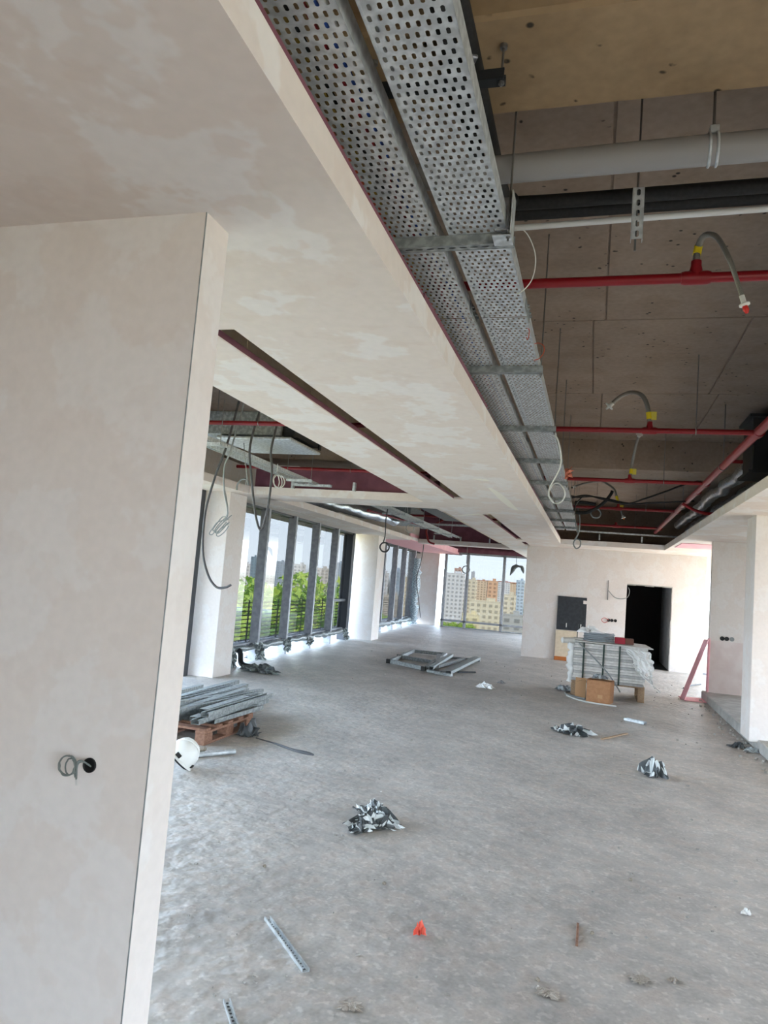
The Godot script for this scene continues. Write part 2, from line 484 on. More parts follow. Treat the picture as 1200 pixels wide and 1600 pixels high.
func shell() -> void:
	var b := mb()
	b.rect(-6.6, 6.1, -0.25, 0.0, 4.7, -27.2)
	st("floor", b, M.floor, "dusty grey concrete screed floor with scuffs and pale mortar spots", "floor", V(0, 0, -10))
	b = mb(); b.rect(-6.9, 6.4, SL + 0.012, 4.0, 5.0, -27.6)
	var ce := st("ceiling", b, M.slab, "bare concrete slab overhead marked by formwork panels", "ceiling", V(0, SL, -10))
	for j in 10:     # the panels that the formwork left, each with open joints round it
		var z0 := 0.745 - 2.09 * j
		for i in 4:
			var off := -0.09 if j % 3 == 0 else 0.0
			var x0 := -1.11 + 1.1 * i + off
			var p := mb()
			p.rect(x0 + 0.006, x0 + 1.094, SL, SL + 0.013, z0 - 0.006, z0 - 2.084, 0.003)
			part("formwork_panel", p, M.slab, ce)
	b = mb(); b.rect(-6.9, 6.2, 3.25, SL + 0.05, -1.965, -2.415, 0.012)
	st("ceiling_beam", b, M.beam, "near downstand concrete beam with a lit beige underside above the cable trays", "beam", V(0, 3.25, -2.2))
	b = mb(); b.rect(-6.9, 6.2, 3.25, SL + 0.05, -9.93, -10.6, 0.012)
	st("ceiling_beam", b, M.slab, "far downstand concrete beam crossing behind the red pipes", "beam", V(0, 3.25, -10.2))
	# left soffit with its slots and openings
	b = mb()
	var R := func(x0: float, x1: float, z0: float, z1: float) -> void: b.rect(x0, x1, SF, SF + 0.03, z0, z1)
	b.rect(-0.80, -0.735, SF + 0.029, ST, 4.7, -18.0); b.rect(-4.91, -4.85, SF + 0.029, ST, -2.87, -9.61); b.rect(-4.91, -2.24, SF + 0.029, ST, -9.55, -9.61)
	b.rect(-4.82, -4.76, SF + 0.029, ST, -10.35, -19.96); b.rect(-4.82, -2.19, SF + 0.029, ST, -19.9, -19.96); b.rect(-4.8, -2.19, SF + 0.029, ST, -20.44, -20.5)
	R.call(-6.6, -0.735, 4.7, -2.87)
	R.call(-1.61, -0.735, -2.87, -9.05)
	R.call(-2.24, -1.745, -2.87, -9.05)
	R.call(-2.24, -0.735, -9.05, -10.75)
	R.call(-1.505, -0.735, -10.75, -16.1)
	R.call(-2.19, -1.64, -10.75, -16.1)
	R.call(-2.19, -0.735, -16.1, -16.75)
	R.call(-1.505, -0.735, -16.75, -18.0)
	R.call(-2.19, -1.64, -16.75, -18.0)
	R.call(-4.85, -2.24, -9.55, -10.35)
	R.call(-2.24, -2.19, -10.35, -10.75)
	R.call(-4.76, -2.19, -19.9, -20.5)
	R.call(-2.19, 6.1, -18.0, -27.2)
	R.call(-5.16, -4.85, -2.87, -10.0)
	R.call(-5.16, -4.76, -10.0, -19.0)
	R.call(-6.6, -5.19, -2.87, -19.0)
	R.call(-5.19, -5.16, -2.87, -10.9)
	R.call(-5.19, -5.16, -15.5, -17.5)
	R.call(-4.85, -4.76, -10.0, -10.35)
	var sof := st("ceiling_soffit", b, M.soffit, "white plastered drop ceiling on the left with two long open slots", "ceiling", V(-2, SF, -8))
	var streak_mat := mat(Color(0.96, 0.94, 0.89), 0.6)  # thin streaks in a paler tone than the soffit
	for q in [[V(-1.123, 2.66, -7.825), V(-1.097, 2.66, -8.343), V(-1.084, 2.66, -8.998), V(-1.069, 2.66, -9.612), V(-1.038, 2.66, -9.978)], [V(-2.08, 2.66, -11.268), V(-1.837, 2.66, -10.956), V(-1.644, 2.66, -10.769), V(-1.534, 2.66, -10.806)], [V(-1.214, 2.66, -7.209), V(-1.127, 2.66, -7.23), V(-1.059, 2.66, -7.298)]]:
		b = mb()
		for k in q.size() - 1:
			var d: Vector3 = (q[k + 1] - q[k]).normalized().cross(Vector3.UP)
			var w0 := 0.02 + 0.035 * sin(PI * k / (q.size() - 1))
			var w1 := 0.02 + 0.035 * sin(PI * (k + 1) / (q.size() - 1))
			b.poly([q[k] + d * w0 - V(0, 0.0015, 0), q[k + 1] + d * w1 - V(0, 0.0015, 0), q[k + 1] - d * w1 - V(0, 0.0015, 0), q[k] - d * w0 - V(0, 0.0015, 0)], Vector3.DOWN)
		part("pale_streak", b, streak_mat, sof, "pale streak on the soffit")
	b = mb()
	b.rect(-6.6, -4.76, SF + 0.01, SF + 0.03, -19.0, -27.2)
	b.rect(-4.8, -4.765, SF + 0.03, 2.86, -19.0, -27.2)
	st("ceiling_soffit", b, M.pink, "unplastered pink gypsum board strip over the far left windows", "ceiling", V(-5.4, SF, -23))
	b = mb()
	b.rect(1.44, 6.1, SF, ST, 4.7, -13.3)
	b.rect(1.44, 6.1, SF, ST, -13.3, -16.62)
	b.rect(-0.735, 6.1, SF, ST, -16.62, -18.0)
	b.rect(-0.735, 1.44, SF, ST, 4.7, 1.2)
	st("ceiling_soffit", b, M.soffit, "white plastered drop ceiling on the right of the cable trays", "ceiling", V(4, SF, -6))
	b = mb(); b.rect(1.52, 2.3, SF - 0.012, SF + 0.002, -14.2, -15.4)
	st("trim", b, M.pink, "bare pink board patch in the ceiling beside the far right wall", "ceiling patch", V(1.9, SF, -14.8))
	# upstands of the bulkheads: pink board, its shade put into the colour
	b = mb(); b.rect(-4.8, -2.2, ST, 3.06, -9.61, -9.63); b.rect(-4.8, -2.2, ST, 3.06, -10.3, -10.28); b.rect(-5.0, -2.3, ST, SL, -2.88, -2.9)  # last board is unseen, added to darken the void
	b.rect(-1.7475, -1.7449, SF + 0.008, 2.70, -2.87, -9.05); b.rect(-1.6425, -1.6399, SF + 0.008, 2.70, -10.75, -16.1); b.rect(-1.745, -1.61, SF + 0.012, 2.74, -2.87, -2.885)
	st("trim", b, M.maroon, "pink board upstands, shade put into their colour, round the near left ceiling opening", "bulkhead board", V(-3.5, ST, -9.6))
	b = mb(); b.rect(-4.76, -2.1, ST, SL, -20.0, -20.02)
	st("trim", b, M.maroon, "pink board upstand, shade put into its colour, above the second cross bulkhead", "bulkhead board", V(-3.5, ST, -20))
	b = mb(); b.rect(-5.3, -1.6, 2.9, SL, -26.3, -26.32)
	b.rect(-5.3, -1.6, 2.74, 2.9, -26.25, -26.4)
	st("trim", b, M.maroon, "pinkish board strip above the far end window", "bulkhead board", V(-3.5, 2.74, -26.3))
	b = mb()
	for k in 9:
		var z0 := 1.0 - 1.95 * k
		b.rect(-0.775, -0.745, ST, ST + 0.02 + 0.012 * (k % 3), z0, z0 - 1.93)
	st("trim", b, M.maroon, "raw pink board edge, coloured as in shade, showing above the white fascia under the trays", "board edge", V(-0.76, ST, -8))
	b = mb()
	for p in [V(-4.16, 2.81, -9.52), V(-3.24, 2.81, -9.52), V(-4.3, 2.82, -19.85), V(-3.55, 2.82, -19.85), V(-2.75, 2.82, -19.85), V(0.09, 2.85, -16.66), V(0.97, 2.85, -16.66)]:
		b.stud(p - Vector3(0, 0.05, 0), p + Vector3(0, 0.07, 0), 0.07, 0.03, 0.003)
	st("trim", b, M.galv, "short galvanised hanger studs standing on the bulkhead edges", "stud clips", V(-2, ST, -14))
	var up := thing("wall_upstand", "row of beige boards standing above the long ceiling slots", "boards", V(-2.29, SF, -10), "", "structure")  # these boards also close off the void to keep it dark
	var g := RandomNumberGenerator.new(); g.seed = 4
	var zz := -2.9
	while zz > -18.0:
		var w := g.randf_range(0.25, 1.5)
		b = mb(); b.rect(-2.30 - g.randf() * 0.004, -2.285, SF + 0.035, SL, zz, zz - w + 0.008, 0.002)
		part("board", b, M.upstand, up)
		zz -= w
	# walls
	b = mb(); b.rect(-6.2, -1.18, 0.0, SF + 0.02, -1.87, -2.01, 0.004)
	var wl := st("wall_left", b, M.plaster, "plastered partition wall end close to the camera on the left", "wall", V(-3, 0, -1.9))
	var bead := mb()
	bead.bar(V(-1.1815, 0.0, -1.871), V(-1.1815, SF, -1.871), 0.003, 0.003)
	part("corner_bead", bead, M.galv_dull, wl, "thin grey metal corner bead")
	b = mb()
	b.rect(-1.57, 0.77, 0, SF + 0.02, -18.0, -18.2); b.rect(0.77, 1.76, 1.91, SF + 0.02, -18.0, -18.2); b.rect(1.76, 2.47, 0, SF + 0.02, -18.0, -18.2)
	var wb := st("wall_back", b, M.plaster, "plastered end wall with a dark doorway and a grey access panel", "wall", V(0, 0, -18))
	b = mb(); b.rect(-1.4, 3.2, SF, SL + 0.02, -18.05, -18.2)
	st("wall_back", b, M.slab, "bare wall above the end wall's ceiling line", "wall", V(0, SF, -18.1))
	# room behind the doorway: its darkness is put into near-black walls
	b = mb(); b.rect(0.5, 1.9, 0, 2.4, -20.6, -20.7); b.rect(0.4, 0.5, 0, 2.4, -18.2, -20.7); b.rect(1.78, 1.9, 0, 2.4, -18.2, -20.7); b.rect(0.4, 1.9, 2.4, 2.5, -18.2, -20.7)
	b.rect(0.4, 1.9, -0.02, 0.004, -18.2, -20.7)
	st("door_1", b, M.dark, "doorway in the end wall, room behind coloured near black for shade", "doorway", V(1.26, 0, -18.2))
	b = mb(); b.rect(1.76, 1.78, 0, 2.3, -18.2, -20.6)
	part("side_wall", b, noisy(Color(0.72, 0.72, 0.72), Color(0.78, 0.78, 0.78), 0.03, 0.8), wb, "grey side wall seen inside the doorway")  # coloured paler than the other walls to show light reaching it
	b = mb()
	var jag := [0.0, 0.012, -0.006, 0.018, 0.005]
	for k in 5: b.rect(0.77 + 0.198 * k, 0.77 + 0.198 * (k + 1), 1.885 + jag[k] * 0.6, 1.915, -17.995, -18.05)
	for k in 5: b.rect(1.745 + jag[k] * 0.6, 1.765, 0.382 * k, 0.382 * (k + 1), -17.995, -18.05)
	part("rough_edge", b, M.kerb, wb, "rough unplastered edge of the doorway")
	var ap := thing("access_panel", "dark grey board panel set in the end wall left of the doorway", "panel", V(-0.44, 0.72, -17.985))
	b = mb(); b.rect(-0.775, -0.11, 0.72, 1.505, -17.965, -17.998, 0.004)
	part("board", b, M.board_dark, ap)
	for x in [-0.55, -0.22]:
		b = mb(); b.rect(x - 0.01, x + 0.01, 0.78, 0.88, -17.955, -17.972, 0.003)
		part("handle", b, M.white, ap, "small pale handle")
	b = mb(); b.rect(-0.19, -0.11, 1.36, 1.44, -17.955, -17.972, 0.004)
	part("latch", b, M.plaster, ap)
	b = mb(); b.rect(-0.785, -0.27, 0.0, 0.70, -17.94, -17.985, 0.004)
	var pp := thing("plywood_panel", "pale plywood sheet standing on the floor below the dark access panel", "panel", V(-0.53, 0, -17.96))
	part("sheet", b, M.ply, pp)
	b = mb(); b.rect(-0.79, -0.3, 0.0, 0.09, -17.90, -17.94, 0.006)
	part("skirting_strip", b, mat(Color(0.72, 0.42, 0.2), 0.8), pp, "orange brown strip at the foot")
	# right side: raised slab, wall stub, pillar, far wall
	b = mb(); b.rect(1.86, 6.1, 0.0, 0.13, 4.7, -13.62, 0.012)
	st("floor_step", b, M.kerb, "raised concrete ledge along the right side of the room", "ledge", V(2, 0, -8))
	b = mb()
	for k in 90:
		var z := -13.3 + 0.05 * k * 1.6
		b.box(V(1.83 - absf(rng.randfn(0, 0.09)), 0.012, z + rng.randf_range(-0.2, 0.2)), Vector3.ONE * rng.randf_range(0.008, 0.028), Basis.from_euler(Vector3(rng.randf() * 3, rng.randf() * 3, rng.randf() * 3)))
	one("rubble", b, M.kerb, "crumbs of broken mortar along the foot of the raised ledge", "rubble", V(1.8, 0, -10), "", "stuff")
	b = mb(); b.rect(1.93, 3.4, 0.13, SF + 0.02, -13.45, -13.6, 0.004)
	var wr := st("wall_right", b, M.plaster, "plastered wall stub on the raised ledge with two socket holes", "wall", V(2.6, 0.13, -13.5))
	b = mb(); b.rect(1.925, 1.945, 0.0, 1.02, -13.44, -13.62, 0.003)
	part("board_edge", b, M.pink, wr, "bare pink board edge")
	b = mb(); b.rect(1.94, 3.4, 0.13, 0.99, -13.446, -13.452)
	part("lower_board", b, noisy(Color(0.84, 0.78, 0.76), Color(0.87, 0.82, 0.80), 0.02, 0.6), wr, "faintly pink lower board")
	for x in [2.125, 2.195, 2.275]:
		b = mb()
		b.lathe([Vector2(0.036, 0.0), Vector2(0.036, 0.012), Vector2(0.030, 0.014), Vector2(0.028, 0.002), Vector2(0.001, 0.002)], V(x, 1.04, -13.447), Vector3(0, 0, 1), 14)
		part("socket_hole", b, M.black if x < 2.25 else M.cable_pale, wr)
	b = mb(); b.rect(1.77, 2.9, 0.1, SF + 0.02, -9.22, -9.72, 0.005)
	st("column", b, M.plaster, "white plastered pillar at the right edge, bright on its window side", "column", V(2.3, 0.1, -9.5))
		# columns in the window wall
	b = mb(); b.rect(-5.09, -5.62, 0, SF + 0.02, -9.45, -9.98, 0.006)
	st("column", b, M.plaster, "white plastered column at the near end of the window wall", "column", V(-5.4, 0, -9.7))
	b = mb(); b.rect(-5.3, -6.25, 0, SF + 0.02, -17.85, -18.5, 0.006)
	st("column", b, M.plaster, "white plastered column between the first and second left windows", "column", V(-5.8, 0, -18.2))
	b = mb(); b.rect(-5.52, -6.7, 0, SF + 0.02, -26.7, -27.2, 0.006)
	st("column", b, M.plaster, "white plastered column in the far left corner beside the end window", "column", V(-6, 0, -27))
	# spandrels and the sides that the photograph does not show
	b = mb(); b.rect(-6.6, -6.4, 0, 3.7, 4.8, -2.0)
	st("wall_left", b, M.plaster, "blank outer wall behind the near partition, out of the picture", "wall", V(-6.5, 0, 1))
	b = mb()
	b.bar(V(wx(4.7) - 0.12, 3.2, 4.7), V(wx(-27.4) - 0.12, 3.2, -27.4), 0.2, 1.06)
	st("wall_left", b, M.plaster, "band of wall round the left windows, hidden by the drop ceiling", "wall", V(-5.5, 2.7, -10))
	b = mb(); b.rect(-6.8, 6.1, 2.73, 3.8, -26.9, -27.1)
	st("wall_back", b, M.maroon, "band of wall round the far end window", "wall", V(-4, 2.73, -27))
	b = mb(); b.rect(-6.6, 3.0, 0.0, 3.8, 4.7, 4.9); b.rect(3.0, 6.2, 2.7, 3.8, 4.7, 4.9); b.rect(6.0, 6.2, 2.7, 3.8, 4.7, -27.2); b.rect(6.0, 6.2, 0, 2.7, 1.6, -4.9); b.rect(6.0, 6.2, 0, 2.7, -7.3, -13.8)  # unseen walls; gaps sized and placed to brighten the room
	st("wall_right", b, M.plaster, "unseen rear and right outer walls, openings placed to bring in daylight", "wall", V(7, 0, -6))

func windows() -> void:
	var bs := Basis(Vector3.UP, -atan(0.045))
	var W := func(z: float, y: float, off := 0.0) -> Vector3: return Vector3(wx(z) - off, y, z)
	var wins := [["window_1", -10.0, -17.55, [-11.80, -13.18, -14.62, -16.02], "near left window of tall panes looking on green trees"], ["window_2", -18.55, -26.9, [-19.6, -20.95, -22.55, -23.95, -25.6], "second left window beyond the plastered column"], ["window_5", -2.05, -9.4, [ -3.8, -5.2, -6.6, -8.0], "nearest left window, unseen behind the partition, some panes cleared for extra daylight"]]
	for w in wins:
		var z0: float = w[1]
		var z1: float = w[2]
		var t := thing(w[0], w[4], "window", W.call((z0 + z1) / 2, 0.0), "", "structure")
		var edges := [z0]
		for z in w[3]: edges.append(z)
		edges.append(z1)
		for i in edges.size() - 1:
			var a: Vector3 = W.call(edges[i], 1.35, 0.1)
			var d: Vector3 = W.call(edges[i + 1], 1.35, 0.1)
			var g := mb()
			g.poly([a + Vector3(0, -1.12, 0), d + Vector3(0, -1.12, 0), d + Vector3(0, 1.38, 0), a + Vector3(0, 1.38, 0)], Vector3.RIGHT)
			part("pane", g, M.glass if w[0] != "window_5" else M.glass_mid if i > 3 else M.glass_clear, t)  # unseen near window has clear panes to let in added daylight
		for z in w[3]:
			var m := mb()
			m.box(W.call(z, 1.34, 0.01), Vector3(0.17, 2.7, 0.07), bs, 0.004)
			part("mullion", m, M.frame, t)
		for z in [z0, z1]:
			var m := mb()
			m.box(W.call(z + (0.06 if z == z1 else -0.06), 1.34, 0.03), Vector3(0.14, 2.7, 0.12), bs, 0.004)
			part("frame_post", m, M.frame_dark, t)
		var h := mb()
		h.bar(W.call(z0, 2.665, 0.06), W.call(z1, 2.665, 0.06), 0.14, 0.09)
		part("head_rail", h, M.frame_dark, t)
		var s := mb()
		s.bar(W.call(z0, 0.27, 0.08), W.call(z1, 0.27, 0.08), 0.1, 0.07)
		part("sill_rail", s, M.frame, t)
		if w[0] == "window_1":
			var q := mb()
			q.bar(W.call(-16.1, 0.98, 0.06), W.call(-17.5, 0.98, 0.06), 0.12, 0.06)
			q.bar(W.call(-17.34, 0.0, 0.05), W.call(-17.34, 2.6, 0.05), 0.13, 0.22, 0.0, Vector3.RIGHT)
			part("opening_light_frame", q, M.frame_dark, t, "dark frame of the opening light")
	# far end window, and the sliver of glazing at the right end of the end wall
	var t := thing("window_3", "far end window of wide panes looking over the city", "window", V(-3.4, 0, -26.6), "", "structure")
	var xs := [-5.25, -4.41, -3.09, -1.57]
	for i in 3:
		var g := mb()
		g.poly([V(xs[i], 0, -26.6), V(xs[i + 1], 0, -26.6), V(xs[i + 1], 2.8, -26.6), V(xs[i], 2.8, -26.6)], Vector3.BACK)
		part("pane", g, M.glass_end, t)
	for x in [-5.24, -4.41, -3.09]:
		var m := mb()
		m.rect(x - 0.045, x + 0.045, 0, 2.75, -26.5, -26.65, 0.004)
		part("mullion", m, M.frame, t)
	var r := mb()
	r.rect(-5.3, -1.57, 0.21, 0.28, -26.5, -26.62, 0.004)
	part("transom", r, M.frame, t)
	r = mb(); r.rect(-5.3, -1.57, 2.68, 2.76, -26.5, -26.65, 0.004)
	part("head_rail", r, M.frame, t)
	r = mb(); r.rect(-5.3, -1.57, 0.0, 0.03, -26.5, -26.65)
	part("sill_rail", r, M.frame, t)
	t = thing("window_4", "thin bright sliver of window at the right end of the end wall", "window", V(2.9, 0, -18.1), "", "structure")
	r = mb(); r.poly([V(2.47, 0, -18.1), V(3.3, 0, -18.1), V(3.3, SF, -18.1), V(2.47, SF, -18.1)], Vector3.BACK)
	part("pane", r, M.glass_clear, t)
	r = mb(); r.rect(2.47, 3.3, 0, 0.04, -18.05, -18.15)
	part("sill_rail", r, M.frame, t)
	# terrace and its railing outside the left windows
	var b := mb()
	b.bar(V(wx(8) - 0.95, -0.12, 8), V(wx(-30) - 0.95, -0.12, -30), 1.5, 0.2)
	st("floor_terrace", b, noisy(Color(0.80, 0.76, 0.76), Color(0.88, 0.85, 0.85), 0.03, 0.8, 0.9), "pale terrace slab outside the left windows", "terrace", V(-6.5, -0.1, -12))
	var rail := thing("terrace_railing", "thin wire railing with slim posts outside the left windows", "railing", W.call(-15.0, 0.0, 0.66))
	for k in 12:
		b = mb()
		var y := 0.06 + 0.078 * k
		b.bar(W.call(-9.0, y, 0.66), W.call(-27.0, y, 0.66), 0.014, 0.017)
		part("rail_wire", b, M.rail, rail)
	for k in 12:
		b = mb()
		var z := -9.9 - 1.52 * k
		b.bar(W.call(z, -0.02, 0.68), W.call(z, 0.97, 0.68), 0.022, 0.022)
		part("post", b, M.rail, rail)
	# film and lagging left on the sill rails
	var cols := [Color(0.10, 0.12, 0.12), Color(0.34, 0.39, 0.38)]
	var pts := []
	var f := noise(2.0, 2, 5)
	for k in 40:
		var z := -10.2 - k * 0.18
		pts.append(W.call(z, 0.24 + 0.03 * f.get_noise_1d(k * 0.7), -0.05 + 0.02 * f.get_noise_1d(k * 1.3 + 50)))
	var rads := []
	for k in 40: rads.append(0.055 + 0.03 * f.get_noise_1d(k * 0.9 + 20))
	b = mb(); b.tube(pts, rads, 9)
	one("sill_lagging", b, noisy(Color(0.30, 0.33, 0.33), Color(0.55, 0.58, 0.58), 0.05, 3.0, 0.4), "grey film wrapped lagging along the sill rail of the near left window", "lagging", W.call(-13.5, 0.2, -0.05))
	pts = []; rads = []
	for k in 30:
		var z := -19.0 - k * 0.25
		pts.append(W.call(z, 0.22 + 0.04 * f.get_noise_1d(k * 0.7 + 9), -0.05)); rads.append(0.07 + 0.04 * f.get_noise_1d(k * 0.9 + 70))
	b = mb(); b.tube(pts, rads, 9)
	one("sill_lagging", b, noisy(Color(0.30, 0.33, 0.33), Color(0.6, 0.62, 0.62), 0.05, 3.0, 0.4), "lumpy grey lagging along the sill of the second left window", "lagging", W.call(-22, 0.2, -0.05))
	var hang := [[-10.6, 0.30, 1, "torn black film hanging from the sill rail beside the near column"], [-11.75, 0.22, 2, "black film flap hanging at the first mullion of the near left window"], [-13.1, 0.18, 3, "grey film flap hanging at the second mullion of the near left window"], [-14.4, 0.14, 4, "small film scrap hanging at the third mullion of the near left window"], [-17.1, 0.22, 5, "crumpled film bunched on the sill by the column between windows"]]
	for h in hang:
		var c: MB = crumple(Vector3.ZERO, Vector3(0.2, 0.10, h[1] * 0.75), 0.0, h[2] * 13, cols, 14)
		c.move(Transform3D(Basis(Vector3.UP, PI / 2) * Basis(Vector3.RIGHT, PI / 2 - 0.3), W.call(h[0], 0.16, -0.1)))
		one("film_flap", c, M.scrap, h[3], "plastic film", W.call(h[0], 0.05, -0.1))
	# wrapped mullion bundle at the end of the second window
	pts = []; rads = []
	for k in 24:
		pts.append(Vector3(wx(-25.6) + 0.16 + 0.03 * f.get_noise_1d(k * 1.1), 0.05 + k * 0.102, -25.55 + 0.04 * f.get_noise_1d(k * 1.7 + 8)))
		rads.append(0.13 + 0.09 * f.get_noise_1d(k * 1.4 + 33))
	b = mb(); b.tube(pts, rads, 10)
	one("wrapped_profile", b, noisy(Color(0.35, 0.42, 0.46), Color(0.80, 0.85, 0.87), 0.06, 2.0, 0.25), "upright profile wrapped in shiny crumpled film at the end of the second window", "wrapped profile", V(-6.1, 0, -25.5))

func tree_proto() -> Node3D:
	var t := thing("tree", "bushy light green tree outside the left windows", "tree", Vector3.ZERO, "trees outside the left windows")
	var b := mb()
	b.tube(MB.smooth([V(0, 0, 0), V(0.15, 5, 0.1), V(-0.1, 8, 0), V(0.1, 11, 0.1)], 3), [0.38, 0.36, 0.34, 0.31, 0.3, 0.27, 0.24, 0.2, 0.15, 0.1], 8)
	for k in 6:
		var an := k * 1.1
		b.tube(MB.smooth([V(0, 6 + k * 0.9, 0), V(cos(an) * 1.2, 7.6 + k * 0.9, sin(an) * 1.2), V(cos(an) * 2.2, 8.8 + k * 0.8, sin(an) * 2.2)], 3), 0.06, 6)
	part("trunk", b, mat(Color(0.30, 0.24, 0.18), 0.9), t)
	var leaf := mb()
	leaf.poly([V(-0.24, 0, 0), V(0, -0.10, 0.05), V(0.26, 0, 0), V(0, 0.12, 0.05)], Vector3.BACK)
	leaf.poly([V(0, -0.24, 0.05), V(0.12, 0, -0.03), V(0, 0.26, 0), V(-0.10, 0, 0.03)], Vector3.BACK)
	var lm := mat(Color.WHITE, 0.6)
	lm.vertex_color_use_as_albedo = true
	lm.backlight_enabled = true; lm.backlight = Color(0.35, 0.45, 0.1)
	var mm := MultiMesh.new()
	mm.transform_format = MultiMesh.TRANSFORM_3D; mm.use_colors = true
	mm.mesh = leaf.mesh(); mm.mesh.surface_set_material(0, lm)
	mm.instance_count = 4200
	var g := RandomNumberGenerator.new(); g.seed = 5
	var blobs := []
	for k in 30:
		var an := g.randf() * TAU
		var rr := 4.0 * sqrt(g.randf())
		blobs.append(Vector4(cos(an) * rr, 7.0 + g.randf() * 8.0 * (1.0 - rr / 6.0), sin(an) * rr, g.randf_range(1.1, 2.0)))
	for k in 4200:
		var q: Vector4 = blobs[g.randi() % 30]
		var d := Vector3(g.randfn(), g.randfn(), g.randfn()).normalized() * q.w * pow(g.randf(), 0.35)
		var bs := Basis.from_euler(Vector3(g.randf() * TAU, g.randf() * TAU, g.randf() * TAU)).scaled(Vector3.ONE * g.randf_range(0.8, 1.9))
		mm.set_instance_transform(k, Transform3D(bs, Vector3(q.x, q.y, q.z) + d))
		var w := g.randf()
		mm.set_instance_color(k, Color(0.40 + 0.22 * w, 0.62 + 0.16 * w, 0.09 + 0.05 * w))
	var mi := MultiMeshInstance3D.new()
	mi.name = "foliage"; mi.multimesh = mm; mi.set_meta("kind", "stuff")
	t.add_child(mi)
	return t

const GY := -16.0
func building(at: Vector3, w: float, d: float, top: float, col: Color, fh: float, label: String, win := Color(0.34, 0.38, 0.42), roof := 0, group := "") -> void:
	var y0 := -30.0
	at.y = y0
	var t := thing("apartment_building", label, "building", at, group)
	var turn := atan2(-at.x, -at.z)
	var bs := Basis(Vector3.UP, turn + 0.12 * sin(at.x))
	var b := mb()
	var h := top - y0
	b.box(V(0, h / 2, 0), V(w, h, d), bs)
	b.move(Transform3D(Basis.IDENTITY, at))
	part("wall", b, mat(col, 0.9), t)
	b = mb()
	var nc := clampi(int(w / 3.2), 2, 24)
	var nf := int(h / fh)
	for j in nf:
		if j > 24: continue
		for i in nc:
			for s in [1.0]:
				b.box(bs * Vector3((i + 0.5) / nc * w - w / 2, h - (j + 0.55) * fh, s * d / 2), bs * Vector3.ZERO + Vector3(w / nc * 0.5, fh * 0.5, 0.25), bs)
		var ns := maxi(2, int(d / 3.4))
		for i in ns:
			for s in [-1.0, 1.0]:
				b.box(bs * Vector3(s * w / 2, h - (j + 0.55) * fh, (i + 0.5) / ns * d - d / 2), Vector3(0.25, fh * 0.5, d / ns * 0.5), bs)
	b.move(Transform3D(Basis.IDENTITY, at))
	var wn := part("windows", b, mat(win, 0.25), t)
	wn.set_meta("kind", "stuff")
	b = mb()
	for s in [-1.0, 1.0]:
		b.box(bs * Vector3(0, h + 0.4, s * (d / 2 - 0.15)), V(w, 0.8, 0.3), bs)
		b.box(bs * Vector3(s * (w / 2 - 0.15), h + 0.4, 0), V(0.3, 0.8, d), bs)
	b.box(bs * Vector3(w * 0.18, h + 1.3, 0), V(w * 0.3, 2.6, d * 0.35), bs)
	b.move(Transform3D(Basis.IDENTITY, at))
	part("roof_parapet", b, mat(col.darkened(0.06), 0.9), t)
	if roof == 1:
		b = mb()
		b.box(bs * Vector3(0, h + 0.9, 0), V(w * 1.04, 0.7, d * 1.04), bs)
		b.move(Transform3D(Basis.IDENTITY, at))
		part("roof_slab", b, mat(Color(0.72, 0.36, 0.25), 0.9), t, "red tiled roof")

